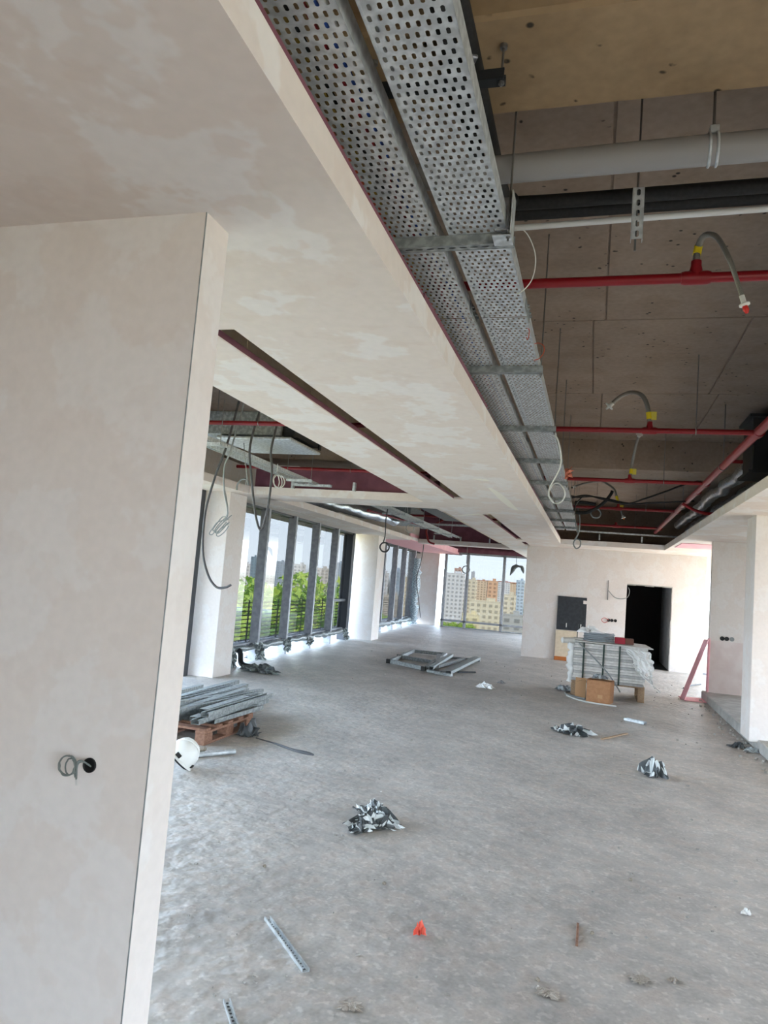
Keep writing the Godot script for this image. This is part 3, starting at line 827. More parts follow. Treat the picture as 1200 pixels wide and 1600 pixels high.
func outside() -> void:
	var b := mb()
	b.rect(-900, 900, -30.5, -30.0, 300, -1500)
	st("ground", b, noisy(Color(0.48, 0.46, 0.36), Color(0.60, 0.57, 0.47), 0.02, 0.012, 0.95), "dry ground and streets far below the building", "ground", V(0, -30, -300))
	# sloping bank under the trees
	b = mb()
	b.poly([V(-8, -16, 30), V(-8, -16, -90), V(-110, -12, -130), V(-110, -12, 30)], Vector3.UP)
	b.poly([V(-8, -30, -90), V(-8, -16, -90), V(-110, -12, -130), V(-110, -30, -130)], Vector3.FORWARD)
	b.poly([V(-8, -30, 30), V(-8, -16, 30), V(-8, -16, -90), V(-8, -30, -90)], Vector3.RIGHT)
	st("terrain_bank", b, noisy(Color(0.50, 0.46, 0.24), Color(0.62, 0.56, 0.32), 0.03, 0.05, 0.95), "sunny yellowish bank under the trees on the left", "bank", V(-50, -14, -40))
	var t := tree_proto()
	t.position = V(-19.0, -14.6, -40.0)
	var g := RandomNumberGenerator.new(); g.seed = 12
	var spots := []
	for r in 4:
		for k in 9:
			spots.append(Vector2(-13.0 - k * 3.6 - r * 3.0 + g.randf_range(-1, 1), -31.0 - r * 8.5 - k * 1.2 + g.randf_range(-1.5, 1.5)))
	for q in spots:
		copy(t, V(q.x, -13.9 + g.randf_range(-0.8, 0.5), q.y), "", g.randf() * TAU, g.randf_range(0.92, 1.1))
	for k in 4: copy(t, V(-59.573, -13.614, -324.578) + V(k * 4.5 - 8.0, -14.0 - g.randf() * 2.0, -k * 4.0), "yellowish bushy tree below the far end window", g.randf() * TAU, 0.95)
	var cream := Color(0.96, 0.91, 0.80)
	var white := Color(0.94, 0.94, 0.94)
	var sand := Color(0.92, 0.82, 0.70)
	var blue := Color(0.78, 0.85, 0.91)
	# seen through the far end window
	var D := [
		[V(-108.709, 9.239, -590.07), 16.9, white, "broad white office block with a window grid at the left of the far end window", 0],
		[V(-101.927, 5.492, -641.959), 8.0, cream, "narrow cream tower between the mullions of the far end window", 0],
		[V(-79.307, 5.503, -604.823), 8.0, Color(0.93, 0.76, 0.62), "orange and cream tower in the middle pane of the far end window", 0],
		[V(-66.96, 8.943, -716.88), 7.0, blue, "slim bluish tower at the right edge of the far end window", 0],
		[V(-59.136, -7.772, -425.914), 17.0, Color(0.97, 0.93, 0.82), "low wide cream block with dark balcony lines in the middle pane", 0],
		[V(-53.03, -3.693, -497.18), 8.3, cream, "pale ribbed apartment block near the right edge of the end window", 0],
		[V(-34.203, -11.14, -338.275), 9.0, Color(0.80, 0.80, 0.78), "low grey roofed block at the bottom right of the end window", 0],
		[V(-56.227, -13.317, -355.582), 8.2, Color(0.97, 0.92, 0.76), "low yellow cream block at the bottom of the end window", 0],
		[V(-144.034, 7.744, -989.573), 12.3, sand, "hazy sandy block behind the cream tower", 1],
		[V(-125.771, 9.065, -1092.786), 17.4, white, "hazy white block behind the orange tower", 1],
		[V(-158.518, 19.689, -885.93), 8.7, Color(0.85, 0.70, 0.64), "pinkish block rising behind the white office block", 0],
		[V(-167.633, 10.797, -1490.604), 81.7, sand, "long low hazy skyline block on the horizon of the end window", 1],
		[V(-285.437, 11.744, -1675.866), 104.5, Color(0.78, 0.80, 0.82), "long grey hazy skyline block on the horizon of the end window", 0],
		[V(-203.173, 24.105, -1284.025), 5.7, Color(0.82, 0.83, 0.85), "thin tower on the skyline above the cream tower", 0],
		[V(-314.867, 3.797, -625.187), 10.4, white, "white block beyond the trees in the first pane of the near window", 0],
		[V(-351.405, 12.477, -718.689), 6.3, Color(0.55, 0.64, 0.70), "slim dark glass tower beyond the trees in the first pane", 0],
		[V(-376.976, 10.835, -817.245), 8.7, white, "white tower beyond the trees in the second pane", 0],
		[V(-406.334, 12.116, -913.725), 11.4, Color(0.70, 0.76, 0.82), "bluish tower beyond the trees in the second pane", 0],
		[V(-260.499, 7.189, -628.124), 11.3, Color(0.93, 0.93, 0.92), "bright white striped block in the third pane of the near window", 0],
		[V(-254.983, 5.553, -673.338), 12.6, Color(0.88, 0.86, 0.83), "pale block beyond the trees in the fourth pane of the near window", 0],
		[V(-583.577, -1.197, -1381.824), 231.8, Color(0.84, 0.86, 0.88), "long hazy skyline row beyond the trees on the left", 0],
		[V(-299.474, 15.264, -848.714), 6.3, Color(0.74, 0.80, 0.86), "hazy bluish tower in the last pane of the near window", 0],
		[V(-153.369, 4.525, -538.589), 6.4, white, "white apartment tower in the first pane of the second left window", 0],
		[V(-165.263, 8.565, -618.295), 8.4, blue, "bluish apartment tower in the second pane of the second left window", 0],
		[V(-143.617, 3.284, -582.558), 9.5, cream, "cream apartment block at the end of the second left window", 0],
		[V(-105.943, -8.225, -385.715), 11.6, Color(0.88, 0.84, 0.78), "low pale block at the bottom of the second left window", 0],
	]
	for q in D: building(q[0], q[1], maxf(9.0, q[1] * 0.55), q[0].y, q[2], 3.2, q[3], q[2].darkened(0.22), q[4])  # distance haze is put into the pale walls and faint windows

func trays() -> void:
	var runs := [[-0.465, 0.21, 8, "right hand perforated galvanised cable tray, fully in view", 0.0245], [-0.765, 0.30, 12, "left hand perforated galvanised cable tray, half hidden behind the white fascia", 0.0245]]
	for r in runs:
		var x: float = r[0]
		var w: float = r[1]
		var b := mb()
		var nu: int = r[2]
		var pu: float = r[4]
		var m := (w - nu * pu) / 2.0
		b.perf(V(-nu * pu / 2, 0, 0), V(pu, 0, 0), V(0, 0, -0.0332), nu, 90, 0.0052, 0.0098, 0.2)
		for s in [-1.0, 1.0]:
			b.rect(s * nu * pu / 2, s * w / 2, -0.0005, 0.0008, 0, -2.988)
			b.rect(s * w / 2 - 0.001, s * w / 2 + 0.001, -0.0005, 0.06, 0, -2.988)
			b.rect(s * (w / 2 - 0.012), s * w / 2, 0.059, 0.0605, 0, -2.988)
		var tr := thing("cable_tray", r[3], "cable tray", V(x, 2.866, -7.0))
		var me := b.mesh()
		for k in 7:
			if k == 6: continue
			var mi := MeshInstance3D.new()
			mi.name = "tray_section"; mi.mesh = me; mi.material_override = M.galv
			mi.position = V(0, 0, 7.0 + 2.65 - 3.0 * k)
			tr.add_child(mi, true)
			for s in [-1.0, 1.0]:
				var j := mb()
				var z := 2.65 - 3.0 * k
				j.rect(x + s * (w / 2 + 0.001), x + s * (w / 2 + 0.004), 2.872, 2.92, z + 0.1, z - 0.1, 0.001)
				for q in [-0.07, -0.03, 0.03, 0.07]: j.tube([V(x + s * (w / 2 + 0.003), 2.895, z + q), V(x + s * (w / 2 + 0.016), 2.895, z + q)], 0.006, 6)
				part("joint_plate", j, M.galv_dull, tr)
	# cables lying in the left tray
	var cc := [["red", M.red, -0.70], ["blue", M.blue, -0.67], ["black", M.cable_black, -0.73], ["tan", M.tan, -0.76], ["white", M.cable_white, -0.64], ["orange", M.orange, -0.79]]
	for q in cc:
		var p := []
		var f := noise(0.4, 2, hash(q[0]) % 100)
		for k in 24: p.append(V(q[2] + 0.02 * f.get_noise_1d(k * 1.3), 2.876, 2.0 - k * 0.74))
		var b := mb(); b.tube(MB.smooth(p, 3), 0.007, 6)
		one("tray_cable", b, q[1], "%s cable lying in the left hand cable tray" % q[0], "cable", V(q[2], 2.87, -6))
	# trapeze hangers under the trays
	var zs := [-1.05, -2.53, -4.12, -5.68, -7.12, -8.58, -10.05, -11.52, -13.05, -14.5]
	var ord := ["nearest, mostly hidden", "first in view, with an angle bracket", "second in view", "third in view", "fourth in view", "fifth in view", "sixth in view", "seventh in view", "eighth in view", "farthest"]
	for i in zs.size():
		var z: float = zs[i]
		var t := thing("trapeze_hanger", "slotted channel hanger under both cable trays, %s" % ord[i], "pipe hanger", V(-0.65, 2.825, z), "channel hangers under the cable trays")
		var b := mb()
		b.perf(V(-0.99, 2.826, z + 0.0205), V(0.041, 0, 0), V(0, 0, -0.041), 16, 1, 0.014, 0.0045)
		for s in [-1.0, 1.0]:
			b.rect(-0.99, -0.334, 2.825, 2.865, z + s * 0.0205 - 0.001, z + s * 0.0205 + 0.001)
			b.rect(-0.99, -0.334, 2.863, 2.865, z + s * 0.0205, z + s * 0.012)
		part("channel", b, M.galv_dull, t)
		var rz: float = z + (0.085 if i == 1 else 0.0)
		var top := 3.25 if z > -2.4 and z < -1.9 or (z < -9.9 and z > -10.6) else SL
		for x in [-0.345, -0.965]:
			b = mb()
			b.tube([V(x, 2.80, rz), V(x, top, rz)], 0.004, 6)
			b.tube([V(x, 2.812, rz), V(x, 2.824, rz)], 0.009, 6)
			part("threaded_rod", b, M.steel, t)
		if i == 1:
			b = mb()
			b.rect(-0.40, -0.335, 2.86, 2.98, z + 0.045, z + 0.05); b.rect(-0.338, -0.334, 2.815, 2.98, z + 0.02, z + 0.10); b.rect(-0.40, -0.334, 2.815, 2.819, z + 0.02, z + 0.10)
			part("angle_bracket", b, M.galv, t)
	# short black channel holding the lagged pipes under the beam
	var t := thing("pipe_bracket", "short dark steel channel under the near beam carrying the black lagged pipes", "bracket", V(-0.5, 3.13, -2.08))
	var b := mb(); b.stud(V(-0.78, 3.145, -2.08), V(-0.335, 3.145, -2.08), 0.04, 0.03, 0.003, Vector3.DOWN)
	part("channel", b, M.dark_steel, t)
	for x in [-0.345, -0.76]:
		b = mb(); b.tube([V(x, 3.115, -2.08), V(x, 3.25, -2.08)], 0.004, 6); b.tube([V(x, 3.122, -2.08), V(x, 3.131, -2.08)], 0.01, 6); b.tube([V(x, 3.238, -2.08), V(x, 3.25, -2.08)], 0.012, 8)
		part("threaded_rod", b, M.steel, t)

func hose(p: Array, r0: float, r1: float, tagat: int, label: String, head: Color) -> void:
	var t := thing("sprinkler_hose", label, "sprinkler hose", p[0])
	var s := MB.smooth(p, 6)
	var rr := []
	for i in s.size(): rr.append(lerpf(r0, r1, float(i) / s.size()))
	var b := mb(); b.tube(s, rr, 10)
	part("hose", b, M.braid, t)
	if tagat >= 0:
		b = mb(); b.tube([s[tagat], s[tagat + 1], s[tagat + 2], s[tagat + 3], s[tagat + 4]], r0 * 1.12, 10)
		part("label_sleeve", b, M.yellow, t, "yellow label")
		if tagat != 8: b = mb(); b.box(s[tagat + 2] + V(0.035, 0, 0.01), V(0.05, 0.07, 0.002))
		if tagat != 8: part("paper_tag", b, mat(Color(0.80, 0.74, 0.30), 0.7), t, "yellow and white paper tag")
	var e: Vector3 = s[s.size() - 1]
	var d: Vector3 = (e - s[s.size() - 4]).normalized()
	b = mb()
	b.lathe([Vector2(0.001, 0), Vector2(r1 * 1.3, 0), Vector2(r1 * 1.3, 0.03), Vector2(r1 * 2.6, 0.035), Vector2(r1 * 2.6, 0.042), Vector2(0.001, 0.045)], e, d, 12)
	part("end_fitting", b, M.white, t)
	b = mb()
	b.lathe([Vector2(0.001, 0.045), Vector2(0.01, 0.045), Vector2(0.012, 0.06), Vector2(0.006, 0.075), Vector2(0.001, 0.076)], e, d, 10)
	part("sprinkler_cap", b, mat(head, 0.5), t)

func pipes() -> void:
	var zb := [-3.285, -6.37, -9.2, -12.2, -15.3]
	var nm := ["nearest red sprinkler branch pipe crossing under the slab", "second red sprinkler branch pipe, with a yellow tagged hose", "third red sprinkler branch pipe under the far beam", "fourth red sprinkler branch pipe behind the black cables", "farthest red sprinkler branch pipe near the end wall"]
	var tee := [[V(0.361, 3.007, -3.285)], [V(0.39, 3.027, -6.37)], [V(0.365, 3.027, -9.2)], [V(0.331, 3.008, -12.2)], [V(0.383, 3.001, -15.3)]]
	for i in 5:
		var z: float = zb[i]
		var t := thing("sprinkler_pipe", nm[i], "sprinkler pipe", V(0, 3.0, z), "red sprinkler branch pipes")
		var b := mb()
		b.tube([V(-4.9, 3.0, z), V(1.2 if i > 0 else 5.9, 3.0, z)], 0.0225, 14)
		part("pipe", b, M.red, t)
		b = mb()
		for q in tee[i]:
			var x: float = q.x
			b.tube([V(x - 0.06, 3.0, z), V(x - 0.045, 3.0, z), V(x + 0.045, 3.0, z), V(x + 0.06, 3.0, z)], [0.026, 0.030, 0.030, 0.026], 12)
			b.tube([V(x, 3.0, z), V(x, 3.035, z), V(x, 3.055, z), V(x, 3.075, z)], [0.03, 0.027, 0.022, 0.022], 12)
		part("tee_fitting", b, M.red, t)
		for x in [-3.2, 0.75]:
			b = mb(); b.tube([V(x, 3.0, z), V(x, SL, z)], 0.004, 6); b.ring(V(x, 3.0, z), 0.028, 0.004, Vector3.RIGHT)
			part("rod_hanger", b, M.steel, t)
	var t := thing("sprinkler_main", "thick red sprinkler main running away along the right side", "sprinkler pipe", V(1.22, 3.0, -8))
	var b := mb(); b.tube([V(1.225, 3.0, 1.5), V(1.2, 3.0, -16.2)], 0.036, 16)
	part("pipe", b, M.red, t)
	b = mb()
	for z in [-0.3, -3.285, -6.37, -9.2, -9.9, -12.2, -15.3]: b.tube([V(1.22, 3.0, z + 0.05), V(1.22, 3.0, z - 0.05)], 0.043, 14)
	part("coupling", b, M.red, t)
	for z in [-4.5, -8.0, -11.5, -14.5]:
		b = mb(); b.tube([V(1.215, 3.0, z), V(1.215, SL, z)], 0.005, 6); b.ring(V(1.215, 3.0, z), 0.042, 0.005, Vector3.BACK)
		part("rod_hanger", b, M.steel, t)
	b = mb(); b.tube(MB.smooth([V(1.464, 3.274, -9.2), V(1.669, 3.273, -9.2), V(1.857, 3.279, -9.2), V(2.135, 3.28, -9.2)], 4), 0.022, 10)
	one("sprinkler_pipe", b, M.red, "short red pipe beyond the main at the far right", "sprinkler pipe", V(1.669, 3.273, -9.2))
	b = mb(); b.tube(MB.smooth([V(1.157, 2.976, -11), V(1.32, 2.893, -11), V(1.463, 2.855, -11), V(1.652, 2.856, -11)], 4), 0.022, 10)
	one("sprinkler_pipe", b, M.red, "bent dark red pipe dropping towards the foil ducts", "sprinkler pipe", V(1.404, 2.87, -11))
	# hoses
	hose([V(0.36, 3.018, -3.285), V(0.36, 3.085, -3.285), V(0.368, 3.145, -3.285), V(0.377, 3.147, -3.2), V(0.401, 3.127, -3.15), V(0.424, 3.079, -3.1), V(0.453, 2.981, -3.05), V(0.484, 2.895, -3.05), V(0.507, 2.82, -3.05)], 0.016, 0.008, 8, "arched flexible sprinkler hose on the nearest red pipe", Color(0.75, 0.12, 0.08))
	hose([V(0.389, 3.049, -6.37), V(0.381, 3.125, -6.37), V(0.361, 3.224, -6.37), V(0.319, 3.309, -6.4), V(0.252, 3.35, -6.45), V(0.182, 3.346, -6.5), V(0.125, 3.306, -6.5), V(0.085, 3.266, -6.5)], 0.02, 0.016, 4, "curved flexible sprinkler hose with a yellow tag on the second red pipe", Color(0.8, 0.8, 0.78))
	hose([V(0.372, 3.043, -9.2), V(0.376, 3.113, -9.2), V(0.386, 3.216, -9.2), V(0.398, 3.323, -9.1), V(0.41, 3.405, -9), V(0.43, 3.485, -8.9)], 0.02, 0.016, 4, "straight flexible sprinkler hose rising from the third red pipe", Color(0.8, 0.8, 0.78))
	hose([V(0.33, 3.029, -12.2), V(0.327, 3.091, -12.2), V(0.292, 3.203, -12.2), V(0.257, 3.306, -12.2), V(0.155, 3.385, -12.2), V(0.033, 3.433, -12.2), V(-0.195, 3.392, -12.2), V(-0.353, 3.333, -12.2)], 0.02, 0.014, 8, "looping flexible sprinkler hose above the black cables", Color(0.1, 0.1, 0.1))
	hose([V(0.409, 3.312, -14), V(0.412, 3.241, -14), V(0.439, 3.148, -14), V(0.465, 3.078, -14)], 0.02, 0.016, 4, "short drooping sprinkler hose with an orange tag near the end wall", Color(0.8, 0.45, 0.2))
	# grey drain pipe
	t = thing("drain_pipe", "fat grey plastic drain pipe crossing high on the right", "drain pipe", V(0.6, 3.1, -2.49))
	b = mb(); b.tube([V(-1.2, 3.12, -2.56), V(0.1, 3.10, -2.49), V(5.9, 3.03, -2.28)], 0.049, 20)
	part("pipe", b, M.pvc, t)
	b = mb(); var cx := 0.31
	for s in [-0.012, 0.012]: b.ring(V(cx + s, 3.1, -2.485), 0.052, 0.005, Vector3.RIGHT, 1)
	b.rect(cx - 0.015, cx + 0.015, 3.145, 3.175, -2.46, -2.51, 0.003)
	part("pipe_clamp", b, M.galv, t, "galvanised pipe clamp")
	b = mb(); b.tube([V(cx, 3.17, -2.485), V(cx, SL, -2.485)], 0.005, 6)
	part("threaded_rod", b, M.steel, t)
	# black lagged pipes: along the trays, then off to the right
	for k in 2:
		var z := -2.93 - 0.085 * k
		var x := -0.435 - 0.062 * k
		b = mb()
		var y := 3.2
		b.tube(MB.smooth([V(x, y - 0.01, 1.0), V(x, y - 0.01, -0.5), V(x, y, -2.0), V(x, y, z + 0.12), V(x + 0.035, y, z + 0.035), V(x + 0.12, y, z), V(0.5, y, z + 0.01), V(1.6, y, z + 0.03), V(5.9, y, z + 0.05)], 5), 0.0285, 12)
		one("lagged_pipe", b, M.rubber, "black foam lagged pipe turning right, %s of the pair" % ["nearer the camera", "farther"][k], "lagged pipe", V(0, y, z), "black lagged pipes")
	b = mb(); b.box(V(-0.43, 3.172, -2.03), V(0.022, 0.012, 0.05), Basis(Vector3.UP, 0.5), 0.003)
	one("tape_scrap", b, M.foil, "scrap of bright foil tape under the black lagged pipes", "tape", V(-0.43, 3.17, -2.03))
	b = mb(); b.tube([V(-0.423, 3.16, -3.062), V(0.11, 3.16, -3.038), V(0.585, 3.16, -3.021), V(0.805, 3.16, -3.011), V(5.9, 3.16, -2.78)], 0.013, 10)
	one("conduit_pipe", b, M.conduit, "thin white conduit below the black lagged pipes", "conduit", V(0.11, 3.16, -3.038))
	# slotted strap hanger
	t = thing("strap_hanger", "slotted galvanised channel hanging upright in front of the black pipes", "pipe hanger", V(0.1, 3.0, -2.75))
	var q0: Vector3 = V(0.092, 2.944, -2.8)
	b = mb()
	b.perf(V(q0.x - 0.0205, q0.y, -2.775), V(0.041, 0, 0), V(0, 0.041, 0), 1, 5, 0.007, 0.013)
	for s in [-1.0, 1.0]: b.rect(q0.x + s * 0.0205 - 0.001, q0.x + s * 0.0205 + 0.001, q0.y, q0.y + 0.205, -2.775, -2.81)
	part("channel", b, M.galv, t)
	b = mb(); b.tube([V(q0.x - 0.004, q0.y - 0.04, -2.79), V(q0.x - 0.004, SL, -2.79)], 0.0045, 6)
	part("threaded_rod", b, M.steel, t)
	# foil ducts over the right soffit
	for k in 2:
		var f := noise(1.0, 2, 30 + k)
		var p := []; var rr := []
		for i in 90:
			var z := -8.85 - i * 0.08
			p.append(V(1.85 - 0.25 * k + 0.06 * f.get_noise_1d(i * 0.12), 3.0 + 0.14 * k + 0.03 * f.get_noise_1d(i * 0.1 + 40), z))
			rr.append((0.11 if k == 0 else 0.07) * (1.0 + 0.10 * sin(i * 2.1) + 0.25 * f.get_noise_1d(i * 0.8)))
		b = mb(); b.tube(p, rr, 16)
		one("flexible_duct", b, M.foil, ["crinkled foil duct along the edge of the right soffit, the wider one", "thinner crinkled foil duct above the wider one on the right"][k], "flexible duct", V(1.8, 2.95, -11))
	b = mb(); b.rect(1.5, 2.5, 2.98, 3.55, -8.1, -8.6, 0.01); b.rect(1.46, 2.54, 2.96, 2.99, -8.05, -8.65); b.rect(1.46, 2.54, 3.54, 3.57, -8.05, -8.65)
	one("duct_box", b, M.dark_steel, "dark sheet metal duct box at the right edge above the soffit", "duct", V(2, 2.98, -8.35))
	b = mb(); b.stud(V(-0.4, 2.955, -16.45), V(2.0, 2.94, -16.45), 0.05, 0.03, 0.002)
	one("ceiling_rail", b, M.galv, "thin galvanised rail across the far end of the open ceiling", "rail", V(0.8, 2.95, -16.45))

func wire(called: String, p: Array, r: float, m: Material, label: String, cat := "cable", per := 6) -> void:
	var b := mb(); b.tube(MB.smooth(p, per), r, 7)
	one(called, b, m, label, cat, p[0])

func wires() -> void:
	wire("wire", [V(-0.34, 2.921, -2.6), V(-0.311, 2.914, -2.6), V(-0.286, 2.881, -2.6), V(-0.264, 2.823, -2.6), V(-0.261, 2.765, -2.6), V(-0.274, 2.715, -2.6), V(-0.304, 2.679, -2.6), V(-0.322, 2.681, -2.62)], 0.0022, M.cable_white, "thin white wire bowing out beside the first tray hanger")
	wire("wire", [V(-0.374, 2.873, -3.5), V(-0.36, 2.854, -3.5), V(-0.364, 2.812, -3.5), V(-0.374, 2.822, -3.5)], 0.002, M.orange, "short orange wire loop poking from the right tray", "cable")
	wire("wire", [V(-0.379, 2.881, -3.8), V(-0.344, 2.894, -3.8), V(-0.313, 2.88, -3.8), V(-0.308, 2.845, -3.8), V(-0.329, 2.811, -3.8), V(-0.358, 2.801, -3.8)], 0.002, M.orange, "orange wire loop beside the second tray hanger", "cable")
	wire("wire_loop", [V(-0.365, 2.808, -5.7), V(-0.325, 2.784, -5.7), V(-0.293, 2.693, -5.75), V(-0.288, 2.581, -5.8), V(-0.328, 2.504, -5.9), V(-0.374, 2.433, -6), V(-0.375, 2.36, -6), V(-0.332, 2.31, -6), V(-0.277, 2.323, -6), V(-0.25, 2.386, -6), V(-0.279, 2.453, -6), V(-0.331, 2.472, -6), V(-0.369, 2.428, -6), V(-0.376, 2.37, -6), V(-0.337, 2.315, -6)], 0.006, M.cable_white, "long white cable looped in a ring under the right tray")
	wire("wire_loop", [V(-0.326, 3.111, -13), V(-0.27, 2.868, -13), V(-0.28, 2.645, -13), V(-0.33, 2.538, -13.1), V(-0.36, 2.454, -13.2), V(-0.313, 2.378, -13.2), V(-0.25, 2.416, -13.2), V(-0.244, 2.506, -13.2), V(-0.3, 2.548, -13.2), V(-0.352, 2.51, -13.2)], 0.012, M.cable_pale, "pale cable hanging in a small ring at the far end of the trays")
	wire("wire_loop", [V(-0.374, 2.997, -13), V(-0.343, 2.82, -13), V(-0.29, 2.622, -13)], 0.01, M.cable_pale, "pale cable hanging straight from the far end of the trays")
	var b := mb(); b.ring(V(-0.01, 2.886, -12), 0.075, 0.008, Vector3(0.2, 0.2, 1), 3, 0.05, 4)
	one("wire_coil", b, M.cable_pale, "small pale wire coil hanging below the black cables", "cable coil", V(-0.01, 2.886, -12))
	# black cables sagging across the far ceiling
	wire("black_cable", [V(-0.368, 2.991, -10.8), V(-0.251, 2.978, -10.8), V(-0.074, 2.995, -10.8), V(0.147, 2.968, -10.8), V(0.453, 2.918, -10.8), V(0.709, 2.94, -10.8), V(1.085, 2.976, -10.8), V(1.291, 2.995, -10.8)], 0.012, M.cable_black, "black cable sagging low across the far ceiling, the lower one")
	wire("black_cable", [V(-0.351, 2.938, -10.6), V(-0.152, 2.984, -10.6), V(0.102, 2.932, -10.6), V(0.403, 2.892, -10.6), V(0.61, 2.964, -10.6), V(0.896, 3.084, -10.6), V(1.137, 3.192, -10.6), V(1.456, 3.284, -10.6)], 0.012, M.cable_black, "black cable rising to the right across the far ceiling")
	wire("black_cable", [V(-0.298, 2.774, -11), V(-0.153, 2.781, -11), V(-0.004, 2.855, -11), V(0.116, 2.964, -11), V(0.183, 3.061, -11), V(0.206, 3.118, -11)], 0.024, M.rubber, "thick black hose curling up from the tray end")
	wire("black_cable", [V(-0.321, 2.949, -11.2), V(-0.191, 2.955, -11.2), V(-0.016, 2.934, -11.2)], 0.024, M.rubber, "thick short black hose stub beside the tray end")
	wire("black_cable", [V(-0.303, 2.746, -10.5), V(-0.282, 2.838, -10.5), V(-0.217, 2.932, -10.5), V(-0.15, 2.971, -10.5)], 0.01, M.cable_black, "thin black cable dropping beside the tray end")
	# orange cloth on the beam end
	var c: MB = crumple(Vector3.ZERO, V(0.08, 0.04, 0.07), 0.3, 91, [Color(0.70, 0.20, 0.12), Color(0.75, 0.25, 0.16)], 10)
	c.move(Transform3D(Basis(Vector3.RIGHT, 1.3), V(-0.345, 2.919, -8.3)))
	one("orange_rag", c, M.scrap, "crumpled orange rag stuck beside the right tray under the far beam", "rag", V(-0.345, 2.919, -8.3))

func left_voids() -> void:
	# first opening: hanging flexes, ladder rails, fan coil unit
	wire("hanging_cable", [V(-3.62, 3.3, -6.7), V(-3.656, 2.809, -6.6), V(-3.751, 2.488, -6.6), V(-3.82, 2.123, -6.6), V(-3.805, 1.732, -6.6), V(-3.719, 1.492, -6.6), V(-3.613, 1.378, -6.6), V(-3.513, 1.38, -6.6), V(-3.453, 1.41, -6.6)], 0.012, M.cable_grey, "long grey flex hanging from the near left opening, ending in a hook")
	var t := thing("hanging_cable", "pale flex hanging from the near left opening with a tangled bundle at its end", "cable", V(-3.598, 2.511, -6.5))
	var b := mb(); b.tube(MB.smooth([V(-3.5, 3.3, -6.6), V(-3.547, 2.76, -6.5), V(-3.6, 2.589, -6.5), V(-3.58, 2.35, -6.5), V(-3.526, 2.178, -6.5), V(-3.516, 2.089, -6.5), V(-3.552, 2.03, -6.5)], 6), 0.009, 7)
	part("flex", b, M.cable_pale, t)
	b = mb(); b.tube(MB.smooth([V(-3.595, 2.384, -6.52), V(-3.552, 2.257, -6.52), V(-3.524, 2.129, -6.52), V(-3.557, 2.038, -6.52), V(-3.478, 2.1, -6.52)], 6), 0.005, 6)
	part("flex", b, M.cable_pale, t)
	b = mb()
	var g := RandomNumberGenerator.new(); g.seed = 3
	for k in 6:
		var d := V(g.randf_range(-0.03, 0.03), g.randf_range(-0.03, 0.03), g.randf_range(-0.04, 0.04))
		b.tube(MB.smooth([V(-3.52, 2.057, -6.5) + d, V(-3.554, 2.042, -6.5) + d * 1.4, V(-3.611, 1.982, -6.5) + d, V(-3.647, 1.922, -6.5) + d, V(-3.617, 1.911, -6.5) + d, V(-3.566, 1.965, -6.5) + d * 1.2, V(-3.523, 2.018, -6.5) + d], 4), 0.005, 6)
	part("wire_tangle", b, M.cable_pale, t)
	wire("hanging_cable", [V(-3.35, 3.3, -6.7), V(-3.391, 2.829, -6.6), V(-3.343, 2.504, -6.6), V(-3.274, 2.183, -6.6), V(-3.223, 2.025, -6.6), V(-3.19, 1.982, -6.6), V(-3.16, 2.029, -6.6), V(-3.128, 2.255, -6.6), V(-3.125, 2.577, -6.6), V(-3.155, 2.803, -6.6), V(-3.12, 3.3, -6.7)], 0.012, M.cable_grey, "grey flex hanging in a long narrow loop before the near left window")
	wire("hanging_cable", [V(-3.675, 2.923, -7), V(-3.639, 2.728, -7), V(-3.598, 2.557, -7), V(-3.604, 2.467, -7)], 0.005, M.cable_pale, "short thin flex hanging left of the loop in the near opening")
	wire("hanging_cable", [V(-4.55, 2.592, -8.6), V(-4.548, 2.668, -8.6), V(-4.491, 2.738, -8.6), V(-4.416, 2.733, -8.6), V(-4.39, 2.666, -8.6)], 0.012, M.cable_pale, "short pale cable arching over the edge of the near opening")
	b = mb()
	for k in 3: b.ring(V(-3.345, 2.548, -7.2) + V(0.015 * k, 0, 0), 0.07, 0.006, V(1, 0.1, 0.3 * k), 1, 0.03, k)
	b.tube([V(-3.347, 2.646, -7.2), V(-3.349, 2.738, -7.2)], 0.004, 6)
	b.move(Transform3D(Basis.IDENTITY, Vector3.ZERO))
	one("wire_bundle", b, M.cable_white, "small white wire bundle hanging under the ladder rails", "cable coil", V(-3.345, 2.548, -7.2))
	t = thing("cable_ladder", "pair of galvanised rails running away through the near left opening", "cable ladder", V(-3.7, 2.8, -7))
	for x in [-3.62, -3.80]:
		b = mb(); b.stud(V(x, 2.81, -4.2), V(x - 0.12, 2.81, -9.35), 0.06, 0.04, 0.002, Vector3.UP)
		part("rail", b, M.galv, t)
	for z in [-5.0, -6.3, -8.7]:
		b = mb(); b.stud(V(-3.9, 2.77, z), V(-3.55, 2.77, z), 0.04, 0.03, 0.002)
		part("cross_piece", b, M.galv, t)
		b = mb(); b.tube([V(-3.56, 2.77, z), V(-3.56, SL, z)], 0.004, 6); b.tube([V(-3.9, 2.77, z), V(-3.9, SL, z)], 0.004, 6)
		part("threaded_rod", b, M.steel, t)
	b = mb(); b.stud(V(-4.05, 2.79, -9.3), V(-3.5, 2.79, -9.3), 0.06, 0.03, 0.002)
	part("end_piece", b, M.galv, t)
	t = thing("fan_coil_unit", "metal fan coil unit with a drip tray hung in the near left opening", "fan coil unit", V(-3.8, 3.0, -7.7))
	b = mb(); b.rect(-4.3, -3.35, 3.05, 3.32, -7.2, -8.0, 0.01)
	part("casing", b, M.galv_dull, t)
	b = mb(); b.rect(-4.1, -3.2, 2.995, 3.03, -7.15, -8.05, 0.01)
	part("drip_tray", b, M.galv, t, "pale metal drip tray")
